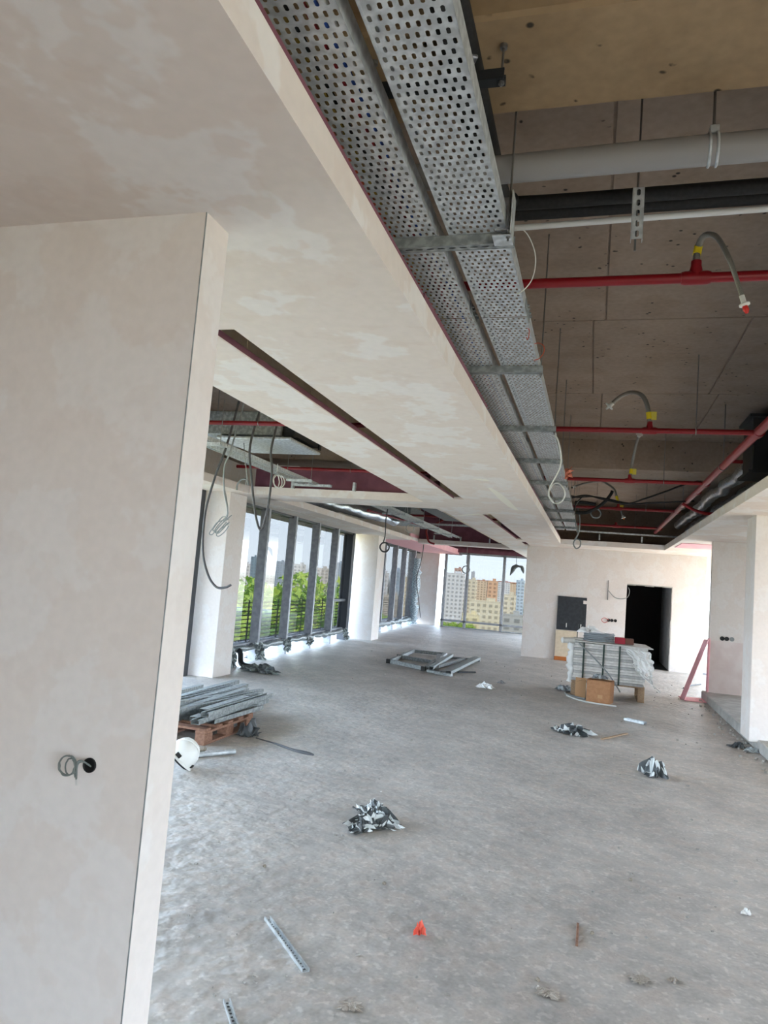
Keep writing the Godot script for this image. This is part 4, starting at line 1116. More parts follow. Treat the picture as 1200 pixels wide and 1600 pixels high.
	b = mb(); b.rect(-3.35, -3.2, 3.06, 3.30, -7.25, -7.95); b.rect(-3.2, -3.18, 3.04, 3.32, -7.2, -7.25); b.rect(-3.2, -3.18, 3.04, 3.32, -7.95, -8.0); b.rect(-3.2, -3.18, 3.30, 3.33, -7.2, -8.0)
	part("outlet", b, M.dark_steel, t, "dark air outlet")
	b = mb()
	for x in [-4.2, -3.4]:
		for z in [-7.3, -7.9]: b.tube([V(x, 3.3, z), V(x, SL, z)], 0.004, 6)
	part("threaded_rods", b, M.steel, t)
	var f := noise(1.0, 2, 77)
	var p := []; var rr := []
	for i in 28:
		p.append(V(-4.05 - i * 0.035, 2.95 - 0.002 * i, -6.2 - i * 0.03)); rr.append(0.12 * (1.0 + 0.06 * sin(i * 2.2) + 0.15 * f.get_noise_1d(i * 0.8)))
	b = mb(); b.tube(p, rr, 14)
	one("flexible_duct", b, M.foil, "crinkled foil duct at the left edge of the near left opening", "flexible duct", V(-4.4, 2.95, -6.6))
	# second opening
	t = thing("cable_ladder", "galvanised rails crossing the second left opening", "cable ladder", V(-3.7, 2.85, -15))
	for x in [-3.62, -3.82]:
		b = mb(); b.stud(V(x, 2.88, -10.6), V(x + 0.08, 2.84, -19.4), 0.07, 0.045, 0.002, Vector3.UP)
		part("rail", b, M.galv, t)
	for z in [-11.8, -13.4, -15.0, -16.6, -18.2]:
		b = mb(); b.stud(V(-3.95, 2.83, z), V(-3.5, 2.83, z), 0.05, 0.03, 0.002); b.tube([V(-3.5, 2.83, z), V(-3.5, SL, z)], 0.004, 6)
		part("cross_piece", b, M.galv, t)
	b = mb(); b.stud(V(-4.7, 2.95, -16.9), V(-2.3, 2.97, -16.9), 0.06, 0.04, 0.002)
	one("ceiling_rail", b, M.galv, "galvanised rail crossing the second left opening from side to side", "rail", V(-3.5, 2.95, -16.9))
	p = []; rr = []
	for i in 60:
		p.append(V(-5.28 + i * 0.012, 3.0 + 0.04 * f.get_noise_1d(i * 0.1), -12.2 - i * 0.075)); rr.append(0.14 * (1.0 + 0.06 * sin(i * 2.2) + 0.15 * f.get_noise_1d(i * 0.6 + 9)))
	b = mb(); b.tube(p, rr, 14)
	one("flexible_duct", b, M.foil, "crinkled foil duct in the second left opening above the window strip", "flexible duct", V(-5, 2.95, -14))
	b = mb(); b.rect(-4.7, -4.1, 2.95, 3.3, -16.2, -17.6, 0.01); b.rect(-4.75, -4.05, 2.93, 2.96, -16.15, -17.65)
	one("duct_box", b, M.galv_dull, "galvanised duct box at the end of the foil duct in the second opening", "duct", V(-4.4, 2.95, -16.9))
	b = mb(); b.rect(-3.2, -2.3, 3.0, 3.3, -13.5, -16.0, 0.01); b.rect(-3.25, -2.25, 2.98, 3.01, -13.45, -16.05)
	one("fan_coil_unit", b, M.dark_steel, "dark ceiling unit on the right of the second left opening", "fan coil unit", V(-2.7, 3, -14.8))
	b = mb(); b.ring(V(-3.779, 2.684, -15), 0.085, 0.01, V(0.3, 0, 1), 3, 0.05, 8); b.tube([V(-3.833, 2.831, -15), V(-3.9, 3.3, -15)], 0.008, 6)
	one("wire_coil", b, M.cable_white, "white cable coil hanging inside the second left opening", "cable coil", V(-3.779, 2.684, -15))
	t = thing("cable_coil", "dark cable coil hanging before the column between the left windows", "cable coil", V(-3.737, 2.167, -13))
	b = mb(); b.ring(V(-3.737, 2.167, -13), 0.085, 0.014, V(0.3, 0, 1), 3, 0.04, 6)
	part("coil", b, M.cable_grey, t)
	b = mb(); b.tube(MB.smooth([V(-3.72, 3.0, -13), V(-3.754, 2.679, -13), V(-3.744, 2.405, -13), V(-3.768, 2.248, -13)], 5), 0.011, 7)
	part("drop", b, M.cable_grey, t)
	b = mb(); b.tube(MB.smooth([V(-3.75, 3.2, -18.3), V(-4.153, 2.949, -18.3), V(-4.136, 2.718, -18.3), V(-4.077, 2.606, -18.3), V(-3.939, 2.565, -18.3)], 5), 0.025, 10)
	one("sprinkler_pipe", b, M.red, "red drop pipe bending at the far end of the second left opening", "sprinkler pipe", V(-4.136, 2.718, -18.3))
	b = mb(); b.tube([V(-4.6, 2.98, -14.5), V(-3.9, 2.9, -17.2)], 0.022, 10)
	one("sprinkler_pipe", b, M.red, "sloping thin red pipe inside the second left opening", "sprinkler pipe", V(-4.3, 2.95, -15.8))
	wire("hanging_cable", [V(-4.85, 3.0, -21), V(-4.852, 2.497, -21), V(-4.913, 2.02, -21), V(-4.981, 1.638, -21), V(-4.88, 1.083, -21), V(-4.78, 0.532, -21)], 0.012, M.cable_grey, "thin grey cable hanging beside the wrapped profile of the second window")
	t = thing("cable_coil", "pale cable coil hanging before the far end window", "cable coil", V(-3.71, 2.046, -22))
	b = mb(); b.ring(V(-3.71, 2.046, -22), 0.11, 0.014, V(0.1, 0, 1), 3, 0.04, 16)
	part("coil", b, M.cable_pale, t)
	b = mb(); b.tube([V(-3.703, 2.222, -22), V(-3.72, 3.0, -22)], 0.008, 6)
	part("drop", b, M.cable_pale, t)
	t = thing("hanging_scrap", "grey torn lagging scrap hanging before the right pane of the end window", "scrap", V(-2.224, 2.269, -22))
	b = mb(); b.tube(MB.smooth([V(-2.186, 2.272, -22), V(-2.277, 2.208, -22), V(-2.326, 2.09, -22), V(-2.375, 1.972, -22)], 4), [0.05, 0.06, 0.06, 0.065, 0.07, 0.07, 0.065, 0.06, 0.05, 0.04, 0.03, 0.02, 0.008], 8)
	b.tube(MB.smooth([V(-2.225, 2.288, -22), V(-2.129, 2.257, -22), V(-2.052, 2.244, -22), V(-2.009, 2.152, -22), V(-1.985, 2.058, -22)], 4), [0.03, 0.03, 0.03, 0.03, 0.03, 0.03, 0.035, 0.04, 0.045, 0.05, 0.05, 0.05, 0.045, 0.04, 0.03, 0.02, 0.01], 8)
	part("lagging", b, noisy(Color(0.40, 0.42, 0.42), Color(0.55, 0.57, 0.57), 0.06, 3.0), t)
	b = mb(); b.tube([V(-2.204, 2.252, -22), V(-2.214, 2.423, -22), V(-2.24, 2.9, -22)], 0.008, 6)
	part("wire", b, M.cable_grey, t)

func pallet(at: Vector3, w: float, d: float, m: Material, label: String, hb := 0.078) -> Node3D:   # hb: height of the blocks
	var e := hb - 0.078
	var t := thing("pallet", label, "pallet", at)
	for k in 5:
		var b := mb(); b.rect(at.x - w / 2, at.x + w / 2, at.y + 0.122 + e, at.y + 0.144 + e, at.z + d / 2 - (d - 0.1) / 4 * k, at.z + d / 2 - (d - 0.1) / 4 * k - 0.1, 0.003)
		part("top_board", b, m, t)
	for i in 3:
		var x := at.x - w / 2 + 0.05 + (w - 0.1) / 2 * i
		var s := mb(); s.rect(x - 0.05, x + 0.05, at.y + 0.1 + e, at.y + 0.122 + e, at.z - d / 2, at.z + d / 2, 0.002)
		part("stringer", s, m, t)
		s = mb(); s.rect(x - 0.05, x + 0.05, at.y, at.y + 0.022, at.z - d / 2, at.z + d / 2, 0.002)
		part("bottom_board", s, m, t)
		for j in 3:
			var z := at.z - d / 2 + 0.07 + (d - 0.14) / 2 * j
			var b := mb(); b.rect(x - 0.05, x + 0.05, at.y + 0.022, at.y + 0.1 + e, z - 0.07, z + 0.07, 0.004)
			part("block", b, m, t)
	return t

func stores() -> void:
	# stack of boards on a pallet, right
	pallet(V(0.3, 0, -12.55), 1.1, 0.8, M.wood, "worn wooden pallet under the strapped stack of white boards", 0.168)
	var x0 := -0.235
	var x1 := 0.84
	var st_ := thing("board_stack", "strapped stack of white boards with torn film on a pallet", "board stack", V(0.3, 0.235, -12.55))
	for k in 15:
		var b := mb()
		var j := rng.randf_range(-0.012, 0.012)
		var y := 0.237 + k * 0.0395
		b.rect(x0 + j + k * 0.0006, x1 + j + k * 0.002, y, y + 0.0365, -12.12 + rng.randf_range(-0.008, 0.008), -12.95, 0.004)
		part("board", b, M.panel if k % 3 else M.panel_grey, st_)
	for x in [-0.08, 0.22, 0.46]:
		var b := mb()
		b.rect(x - 0.013, x + 0.013, 0.23, 0.835, -12.098, -12.103); b.rect(x - 0.013, x + 0.013, 0.832, 0.838, -12.1, -12.96)
		part("strap", b, M.strap, st_, "dark green strap")
	var top := mb()
	top.box(V(0.34, 0.845, -12.5), V(1.16, 0.016, 0.95), Basis(Vector3.UP, 0.06) * Basis(Vector3.BACK, -0.02), 0.004)
	part("cover_sheet", top, M.panel, st_)
	var ls := mb(); ls.tube(MB.smooth([V(-0.157, 0.818, -12.09), V(-0.075, 0.748, -12.07), V(0.097, 0.598, -12.05), V(0.279, 0.42, -12.05), V(0.42, 0.241, -12.05), V(0.49, 0.136, -12.02)], 5), 0.011, 6)
	part("loose_strap", ls, M.cable_pale, st_, "loose pale strap")
	# torn film: hanging folds on the right, a bunch on the left edge
	var f := noise(1.2, 3, 55)
	var fl := mb()
	var grid := []
	var nr := 22
	var nc := 14
	var TL := V(0.516, 0.809, -12.06)
	var TR := V(0.901, 0.79, -12.06)
	var BL := V(0.823, 0.37, -12)
	var BR := V(1.006, 0.212, -11.9)
	for j in nr + 1:
		for i in nc + 1:
			var u := float(i) / nc
			var w := float(j) / nr
			var q := TL.lerp(TR, u).lerp(BL.lerp(BR, u), w)
			q.z += 0.05 * sin(u * 17.0 + w * 3.0) * w + 0.07 * f.get_noise_2d(u * 4.0, w * 3.0) + 0.02
			q.x += 0.04 * f.get_noise_2d(u * 3.0 + 9.0, w * 5.0) + 0.06 * w * sin(w * 7.0)
			grid.append(q)
	for j in nr:
		for i in nc:
			if (j > nr * 0.55 and i > 8 and i < 12 and f.get_noise_2d(i * 0.9, j * 0.6) > 0.05): continue
			var k := j * (nc + 1) + i
			fl.poly([grid[k], grid[k + 1], grid[k + nc + 2]], Vector3.BACK); fl.poly([grid[k], grid[k + nc + 2], grid[k + nc + 1]], Vector3.BACK)
	part("torn_film", fl, M.film, st_, "torn white film hanging off the right corner")
	fl = mb()
	var pp := []; var rr := []
	for k in 16:
		pp.append(V(-0.27 + 0.03 * f.get_noise_1d(k * 1.7), 0.2 + k * 0.041, -12.2 + 0.04 * f.get_noise_1d(k * 1.2 + 30))); rr.append(0.055 + 0.03 * f.get_noise_1d(k * 1.9 + 9))
	fl.tube(pp, rr, 9)
	part("bunched_film", fl, M.film, st_, "white film bunched down the left edge")
	# things on top
	var b := mb(); b.tube([V(-0.42, 0.84, -12.15), V(-0.12, 0.845, -12.35)], 0.045, 14); b.tube([V(-0.425, 0.84, -12.147), V(-0.41, 0.84, -12.157)], 0.03, 12)
	one("film_roll", b, M.white, "roll of white film sticking out over the left end of the board stack", "film roll", V(-0.27, 0.8, -12.25))
	b = mb()
	for k in 5: b.ring(V(0.14, 0.868 + 0.029 * k, -12.42), 0.235 - 0.006 * (k % 2), 0.0125, Vector3.UP, 1, 0.012, k)
	for k in 4: b.ring(V(0.14, 0.868 + 0.026 * k, -12.42), 0.205, 0.0125, Vector3.UP, 1, 0.012, k + 10)
	one("conduit_coil", b, mat(Color(0.58, 0.61, 0.63), 0.5), "coil of grey flexible conduit lying on the board stack", "conduit coil", V(0.14, 0.85, -12.42))
	var c: MB = crumple(V(0.0, 0.97, -12.38), V(0.19, 0.14, 0.15), 0.2, 61, [Color(0.85, 0.84, 0.83), Color(0.9, 0.88, 0.87)], 12)
	one("plastic_bag", c, M.scrap, "crumpled white plastic bag on top of the conduit coil", "bag", V(0.0, 0.97, -12.38))
	b = mb(); b.rect(0.385, 0.54, 0.855, 0.95, -12.3, -12.5, 0.004)
	var rb := one("small_carton", b, M.brick_red, "flat carton, half red half brown, beside the conduit coil", "carton", V(0.5, 0.855, -12.4))
	b = mb(); b.rect(0.541, 0.67, 0.855, 0.945, -12.31, -12.5, 0.004)
	part("carton_end", b, mat(Color(0.42, 0.27, 0.22), 0.8), rb, "brown end")
	b = mb(); b.tube([V(-0.2, 0.85, -12.5), V(-0.2, 1.09, -12.5)], 0.008, 8); b.tube([V(-0.2, 1.085, -12.5), V(-0.2, 1.1, -12.5)], 0.014, 8)
	one("upright_rod", b, M.dark_steel, "short dark rod standing up behind the white bag", "rod", V(-0.2, 0.85, -12.5))
	# cardboard box in front
	var bx := thing("cardboard_box", "open brown cardboard box with a loose flap before the board stack", "box", V(0.2, 0, -11.6))
	var cb := Basis(Vector3.UP, -0.2)
	var o := V(0.19, 0, -11.68)
	for q in [[V(0, 0.165, 0.15), V(0.34, 0.33, 0.006)], [V(0, 0.165, -0.15), V(0.34, 0.33, 0.006)], [V(-0.17, 0.165, 0), V(0.006, 0.33, 0.30)], [V(0.17, 0.165, 0), V(0.006, 0.33, 0.30)], [V(0, 0.004, 0), V(0.34, 0.006, 0.30)]]:
		b = mb(); b.box(o + cb * q[0], q[1], cb, 0.001)
		part("side", b, M.card, bx)
	b = mb(); b.box(o + cb * V(-0.25, 0.30, 0.0), V(0.16, 0.006, 0.33), cb * Basis(Vector3.BACK, 0.35), 0.001)
	part("flap", b, M.card_in, bx, "open flap")
	b = mb(); b.box(o + cb * V(0.03, 0.335, -0.06), V(0.28, 0.006, 0.2), cb * Basis(Vector3.RIGHT, -0.12), 0.001)
	part("flap", b, M.card_in, bx)
	b = mb(); b.box(o + cb * V(0.03, 0.10, 0.154), V(0.07, 0.05, 0.001), cb)
	part("paper_label", b, M.card_in, bx)
	c = crumple(o + cb * V(0.0, 0.345, 0.02), V(0.14, 0.07, 0.1), 0.1, 71, [Color(0.22, 0.25, 0.27), Color(0.42, 0.45, 0.47)], 12)
	one("grey_rag", c, M.scrap, "grey rag lying on top of the cardboard box", "rag", o + V(0, 0.34, 0))
	b = mb(); b.rect(-0.18, -0.02, 0.0, 0.30, -11.95, -11.97, 0.001)
	one("cardboard_sheet", b, M.card_in, "folded cardboard sheet standing behind the box", "cardboard", V(-0.1, 0, -11.96))
	wire("hose_loop", [V(-0.02, 0.012, -11.75), V(-0.25, 0.012, -11.95), V(-0.33, 0.012, -12.15), V(-0.28, 0.012, -12.35), V(-0.1, 0.02, -12.3)], 0.012, M.cable_pale, "pale flexible hose curving on the floor left of the cardboard box", "hose")
	wire("hose_loop", [V(-0.3, 0.012, -11.9), V(-0.1, 0.012, -11.55), V(0.15, 0.012, -11.4), V(0.42, 0.012, -11.38)], 0.012, M.cable_white, "white hose lying round the front of the cardboard box", "hose")
	# steel studs on a pallet, left
	pallet(V(-3.72, 0, -6.42), 1.0, 0.95, M.wood_red, "reddish wooden pallet under the pile of steel studs")
	var g := RandomNumberGenerator.new(); g.seed = 21
	for k in 20:
		var layer := k / 8
		var x := -3.28 - 0.105 * (k % 8) - 0.05 * (layer % 2)
		var zn := -5.85 - g.randf_range(0.0, 0.35)
		var zf := -6.95 - g.randf_range(-0.1, 0.5) - 0.12 * (k % 8)
		var y := 0.163 + 0.044 * layer
		var tw := g.randf_range(-0.10, 0.10)
		b = mb(); b.stud(V(x - tw, y, zn), V(x + tw * 0.6, y, zf), 0.075, 0.04, 0.0025, Vector3.UP if k % 2 else Vector3.DOWN)
		one("steel_stud", b, M.galv_dull, "%s layer steel stud on the left pallet, %s" % [["bottom", "middle", "top"][layer], ["at the right edge", "second from right", "third from right", "fourth from right", "fifth from right", "sixth from right", "seventh from right", "last from right"][k % 8]], "steel stud", V(x, y, -6.4), "steel studs on the left pallet")
	b = mb(); b.stud(V(-3.62, 0.33, -5.7), V(-3.86, 0.10, -8.45), 0.05, 0.035, 0.002)
	one("steel_stud", b, M.galv_dull, "long thin steel stud sticking out past the far end of the stud pile", "steel stud", V(-3.7, 0.3, -7))
	b = mb(); b.stud(V(-3.70, 0.37, -5.7), V(-3.95, 0.30, -7.1), 0.05, 0.035, 0.002)
	one("steel_stud", b, M.galv_dull, "steel stud lying slantwise on top of the stud pile", "steel stud", V(-3.8, 0.35, -6.4))
	c = crumple(V(-3.08, 0, -6.52), V(0.13, 0.16, 0.12), 0.4, 81, [Color(0.05, 0.055, 0.06), Color(0.08, 0.085, 0.09)], 12)
	one("black_sheet", c, M.scrap, "black plastic sheet spilling from the end of the stud pallet", "plastic film", V(-3.08, 0, -6.52))
	b = mb(); b.tube([V(-3.12, 0.022, -5.5), V(-2.869, 0.022, -5.848)], 0.021, 14); b.tube([V(-2.872, 0.023, -5.841), V(-2.863, 0.023, -5.847)], 0.016, 12)
	one("steel_tube", b, M.galv, "bright steel tube lying on the floor beside the white helmet", "tube", V(-3, 0, -5.7))
	b = mb(); b.box(V(-3.15, 0.025, -5.744), V(0.11, 0.045, 0.07), Basis(Vector3.UP, 0.3), 0.015)
	one("mortar_lump", b, M.mortar, "pale lump of mortar before the stud pallet", "lump", V(-3.177, 0, -5.797))
	# hard hat
	var hh := thing("hard_hat", "white hard hat with black fittings lying tipped beside the partition wall", "hard hat", V(-3.0, 0, -5.2))
	var tf := Transform3D(Basis(Vector3.UP, 0.5) * Basis(Vector3.BACK, -0.75), V(-3.02, 0.085, -5.22))
	b = mb()
	b.lathe([Vector2(0.118, 0.0), Vector2(0.118, 0.03), Vector2(0.112, 0.07), Vector2(0.095, 0.105), Vector2(0.065, 0.13), Vector2(0.03, 0.142), Vector2(0.001, 0.144)], Vector3.ZERO, Vector3.UP, 24)
	for s in [-0.03, 0.0, 0.03]: b.tube(MB.smooth([V(-0.10, 0.08, s), V(-0.06, 0.132, s), V(0, 0.147, s), V(0.06, 0.132, s), V(0.10, 0.08, s)], 5), 0.007, 6)
	b.move(tf); part("shell", b, M.white, hh)
	b = mb(); b.lathe([Vector2(0.117, 0.004), Vector2(0.142, -0.004), Vector2(0.143, -0.010), Vector2(0.116, -0.004)], Vector3.ZERO, Vector3.UP, 24)
	b.box(V(0.15, -0.01, 0), V(0.06, 0.006, 0.13), Basis(Vector3.BACK, -0.2), 0.002)
	b.move(tf); part("brim", b, M.white, hh)
	b = mb()
	for an in [0.4, 1.9, 3.6, 5.0]: b.box(V(cos(an) * 0.117, 0.02, sin(an) * 0.117), V(0.012, 0.03, 0.045), Basis(Vector3.UP, -an), 0.003)
	b.move(tf); part("slot_clip", b, M.black, hh, "black side clips")
	b = mb(); b.lathe([Vector2(0.105, 0.0), Vector2(0.105, -0.03), Vector2(0.102, -0.03), Vector2(0.102, 0.0)], Vector3.ZERO, Vector3.UP, 24)
	b.move(tf); part("head_band", b, M.black, hh)
	# welded frames lying on the floor
	var fr := thing("welded_ladder", "grey steel ladder frame lying flat on the floor, the left one", "steel frame", V(-3.2, 0, -14.3))
	var A := [V(-3.60, 0.05, -13.5), V(-2.80, 0.05, -12.95), V(-3.72, 0.05, -15.9), V(-3.0, 0.05, -15.9)]
	for q in [[A[0], A[1]], [A[0], A[2]], [A[1], A[3]], [A[2], A[3]], [A[0].lerp(A[2], 0.4), A[1].lerp(A[3], 0.4)]]:
		b = mb(); b.bar(q[0], q[1], 0.07, 0.07, 0.006)
		part("frame_bar", b, M.galv_dull, fr)
	b = mb()
	for q in [A[0], A[0].lerp(A[2], 0.4), A[1]]: b.box(q + V(-0.02, 0.0, 0.03), V(0.075, 0.078, 0.075))
	part("end_cap", b, M.black, fr, "black end cap")
	fr = thing("channel_heap", "heap of grey steel channels lying beside the left ladder frame", "steel frame", V(-2.5, 0, -14))
	for q in [[V(-2.42, 0.05, -12.65), V(-2.33, 0.05, -15.9)], [V(-2.30, 0.07, -12.6), V(-2.24, 0.07, -15.6)], [V(-2.66, 0.09, -12.8), V(-2.80, 0.09, -15.5)], [V(-2.75, 0.05, -12.9), V(-2.5, 0.05, -15.3)], [V(-2.60, 0.05, -13.0), V(-2.95, 0.12, -14.9)]]:
		b = mb(); b.stud(q[0], q[1], 0.085, 0.05, 0.003)
		part("channel", b, M.galv_dull, fr)
	for q in [[V(-2.72, 0.03, -12.85), V(-2.25, 0.03, -12.62)], [V(-2.9, 0.03, -15.5), V(-2.2, 0.03, -15.6)]]:
		b = mb(); b.bar(q[0], q[1], 0.08, 0.05, 0.004)
		part("cross_bar", b, M.galv_dull, fr)
	b = mb(); b.tube([V(-2.25, 0.016, -13.25), V(-1.98, 0.016, -13.55)], 0.015, 8)
	one("steel_bar", b, M.dark_steel, "short dark bar lying right of the steel frames", "bar", V(-2.1, 0, -13.4))
	# pink boards on the right
	var pk := thing("leaning_board", "narrow pink gypsum board leaning against the right wall stub", "board", V(1.7, 0, -13.4))
	b = mb(); b.bar(V(1.50, 0.0, -13.12), V(1.88, 1.0, -13.42), 0.12, 0.0125, 0.001, Vector3(-1, 0.3, 0.5))
	part("board", b, M.pink, pk)
	b = mb(); b.box(V(1.72, 0.008, -13.25), V(0.42, 0.0125, 0.5), Basis(Vector3.UP, 0.1), 0.001)
	one("pink_offcut", b, M.pink, "pink gypsum offcut lying at the foot of the leaning board", "board offcut", V(1.72, 0, -13.25))

func litter() -> void:
	var bw := [Color(0.05, 0.055, 0.06), Color(0.62, 0.66, 0.66)]
	var c: MB = crumple(V(-1.314, 0, -4.856), V(0.20, 0.11, 0.075), -0.62, 4, bw, 20)
	var fs := one("film_scrap", c, M.scrap, "big crumpled black and white film scrap in the middle of the floor", "plastic film", V(-1.292, 0, -4.755))
	c = crumple(V(-1.29, 0, -4.661), V(0.19, 0.10, 0.05), 0.30, 9, bw, 16)
	part("film_tail", c, M.scrap, fs)
	c = crumple(V(-1.334, 0, -4.557), V(0.075, 0.06, 0.05), 0.9, 8, bw, 12)
	part("film_tail", c, M.scrap, fs)
	c = crumple(V(-1.214, 0, -4.757), V(0.10, 0.06, 0.06), 0.0, 14, [bw[1], bw[0]], 12)
	part("film_tail", c, M.scrap, fs)
	c = crumple(V(-0.132, 0, -8.855), V(0.20, 0.11, 0.22), 0.8, 16, bw, 16)
	one("film_scrap", c, M.scrap, "twisted black film scrap in front of the cardboard box", "plastic film", V(-0.132, 0, -8.855))
	c = crumple(V(0.625, 0, -7.277), V(0.10, 0.17, 0.14), 0.5, 23, bw, 14)
	one("film_scrap", c, M.scrap, "small upright black and white film scrap on the right of the floor", "plastic film", V(0.625, 0, -7.277))
	c = crumple(V(1.666, 0, -9.28), V(0.10, 0.07, 0.06), 0.1, 29, [bw[0], bw[0]], 10)
	one("film_scrap", c, M.scrap, "black film scrap at the foot of the right pillar", "plastic film", V(1.666, 0, -9.28))
	c = crumple(V(1.809, 0, -9.134), V(0.13, 0.05, 0.05), 0.2, 33, [Color(0.35, 0.4, 0.42), Color(0.5, 0.55, 0.57)], 10)
	one("film_scrap", c, M.scrap, "grey film strip at the foot of the right pillar beside the black scrap", "plastic film", V(1.809, 0, -9.134))
	c = crumple(V(-4.891, 0, -10.525), V(0.36, 0.13, 0.2), -0.2, 37, [Color(0.06, 0.07, 0.07), Color(0.16, 0.19, 0.18)], 18)
	one("film_scrap", c, M.scrap, "dark film heap on the floor at the foot of the near window column", "plastic film", V(-4.891, 0, -10.525))
	var b := mb()
	var p := MB.smooth([V(-5.705, 0.221, -11.215), V(-5.45, 0.22, -10.95), V(-5.3, 0.06, -10.75), V(-5.0, 0.05, -10.6)], 5)
	b.tube(p, 0.045, 7)
	one("film_strip", b, M.rubber, "twisted black film strip running from the sill down to the floor heap", "plastic film", V(-5.3, 0, -10.8))
	c = crumple(V(-5.668, 0, -12.01), V(0.2, 0.07, 0.14), 0.3, 43, [Color(0.06, 0.07, 0.07), Color(0.2, 0.22, 0.22)], 12)
	one("film_scrap", c, M.scrap, "small dark film scrap below the first mullion of the near window", "plastic film", V(-5.668, 0, -12.01))
	c = crumple(V(-0.677, 0, -3.426), V(0.032, 0.055, 0.03), 0.2, 47, [Color(0.75, 0.10, 0.06), Color(0.80, 0.16, 0.1)], 10)
	one("red_wrapper", c, M.scrap, "crumpled red wrapper on the near floor", "wrapper", V(-0.674, 0, -3.414))
	c = crumple(V(0.855, 0, -4.391), V(0.03, 0.03, 0.022), 0.2, 53, [Color(0.8, 0.8, 0.78), Color(0.7, 0.7, 0.68)], 8)
	one("paper_scrap", c, M.scrap, "small white paper scrap on the near right floor", "paper", V(0.855, 0, -4.391))
	c = crumple(V(-1.554, 0, -11.728), V(0.16, 0.09, 0.12), 0.0, 59, [Color(0.8, 0.82, 0.83), Color(0.75, 0.77, 0.78)], 10)
	one("paper_scrap", c, M.scrap, "white plastic scrap on the floor right of the steel frames", "plastic film", V(-1.554, 0, -11.728))
	c = crumple(V(-1.385, 0, -12.503), V(0.08, 0.05, 0.06), 0.0, 63, [Color(0.2, 0.21, 0.22), Color(0.28, 0.29, 0.3)], 8)
	one("paper_scrap", c, M.scrap, "small dark scrap beside the white plastic scrap", "plastic film", V(-1.385, 0, -12.503))
	c = crumple(V(-0.355, 0, -12.545), V(0.17, 0.1, 0.12), 0.3, 67, [Color(0.16, 0.18, 0.19), Color(0.35, 0.38, 0.4)], 12)
	one("grey_rag", c, M.scrap, "dark rag on the floor at the left corner of the board stack", "rag", V(-0.355, 0, -12.545))
	# metal offcuts
	var offs := [[V(-1.354, 0.008, -3.255), V(-1.027, 0.008, -2.916), 0.03, 0.014, "bright galvanised profile offcut lying on the near floor"], [V(-1.216, 0.008, -2.605), V(-1.068, 0.008, -2.418), 0.026, 0.012, "galvanised profile end at the bottom edge beside the partition"], [V(0.498, 0.02, -10.269), V(0.733, 0.02, -10.105), 0.07, 0.03, "short galvanised offcut in front of the pallet on the right"]]
	for q in offs:
		b = mb(); b.stud(q[0], q[1], q[2], q[3], 0.0012, Vector3.DOWN)
		var o := one("profile_offcut", b, M.galv, q[4], "metal offcut", q[0])
		b = mb()
		var L: float = q[0].distance_to(q[1])
		for k in int(L / 0.022):
			var s: Vector3 = q[0].lerp(q[1], (k + 0.5) * 0.022 / L)
			b.box(s + V(0, -q[3] / 2 + 0.0015, 0), V(0.007, 0.001, q[2] * 0.4), MB.along(q[1] - q[0]))
		var pr := part("punched_dents", b, M.dark_steel, o)
		pr.set_meta("kind", "stuff")
	b = mb(); b.bar(V(0.015, 0.006, -3.861), V(0.014, 0.006, -3.63), 0.012, 0.01, 0.002)
	one("wood_stick", b, M.wood_red, "thin brown stick on the near floor", "stick", V(0.014, 0, -3.756))
	b = mb(); b.bar(V(0.183, 0.01, -8.682), V(0.478, 0.01, -9.254), 0.03, 0.015, 0.003)
	one("wood_stick", b, M.wood, "thin wooden lath on the floor right of the twisted film", "stick", V(0.329, 0, -9.037))
	b = mb(); b.tube(MB.smooth([V(-2.975, 0.004, -6.48), V(-2.731, 0.004, -6.377), V(-2.479, 0.004, -6.235), V(-2.275, 0.004, -6.185)], 4), [0.005, 0.006, 0.007, 0.008, 0.01, 0.012, 0.014, 0.014, 0.016, 0.02, 0.022, 0.02, 0.01], 6)
	one("cable_offcut", b, M.cable_grey, "dark thin strip trailing over the floor from the stud pallet", "cable", V(-2.614, 0, -6.332))
	# mortar droppings
	var mort := [[855, 1553, 0.055, "large flaky mortar dropping on the near floor"], [546, 1573, 0.05, "crusty mortar dropping at the bottom of the picture"], [1000, 1531, 0.05, "flat mortar dropping on the near right floor"], [1052, 1533, 0.03, "small rounded mortar dropping beside the flat one"]]
	var spots := [V(-0.091, 0, -3.172), V(-0.791, 0, -2.766), V(0.277, 0, -3.451), V(0.413, 0, -3.503)]
	for i in 4:
		c = crumple(spots[i], V(mort[i][2], 0.012, mort[i][2] * 0.8), 0.3 * i, 101 + i * 7, [Color(0.40, 0.36, 0.31), Color(0.46, 0.42, 0.37)], 14)
		one("mortar_dropping", c, M.scrap, mort[i][3], "mortar", spots[i])
	b = mb()
	var g := RandomNumberGenerator.new(); g.seed = 9
	for k in 380:
		var z := -2.4 - 14.0 * pow(g.randf(), 1.6)
		var x := g.randf_range(-1.2 + z * 0.22, 1.7)
		var s := g.randf_range(0.003, 0.011) * (1.0 + absf(z) * 0.06)
		b.box(V(x, s * 0.3, z), V(s * g.randf_range(0.8, 2.0), s * 0.7, s), Basis(Vector3.UP, g.randf() * 3.0), s * 0.2)
	one("grit", b, M.kerb, "small grit and plaster crumbs strewn over the floor", "grit", V(0, 0, -6), "", "stuff")
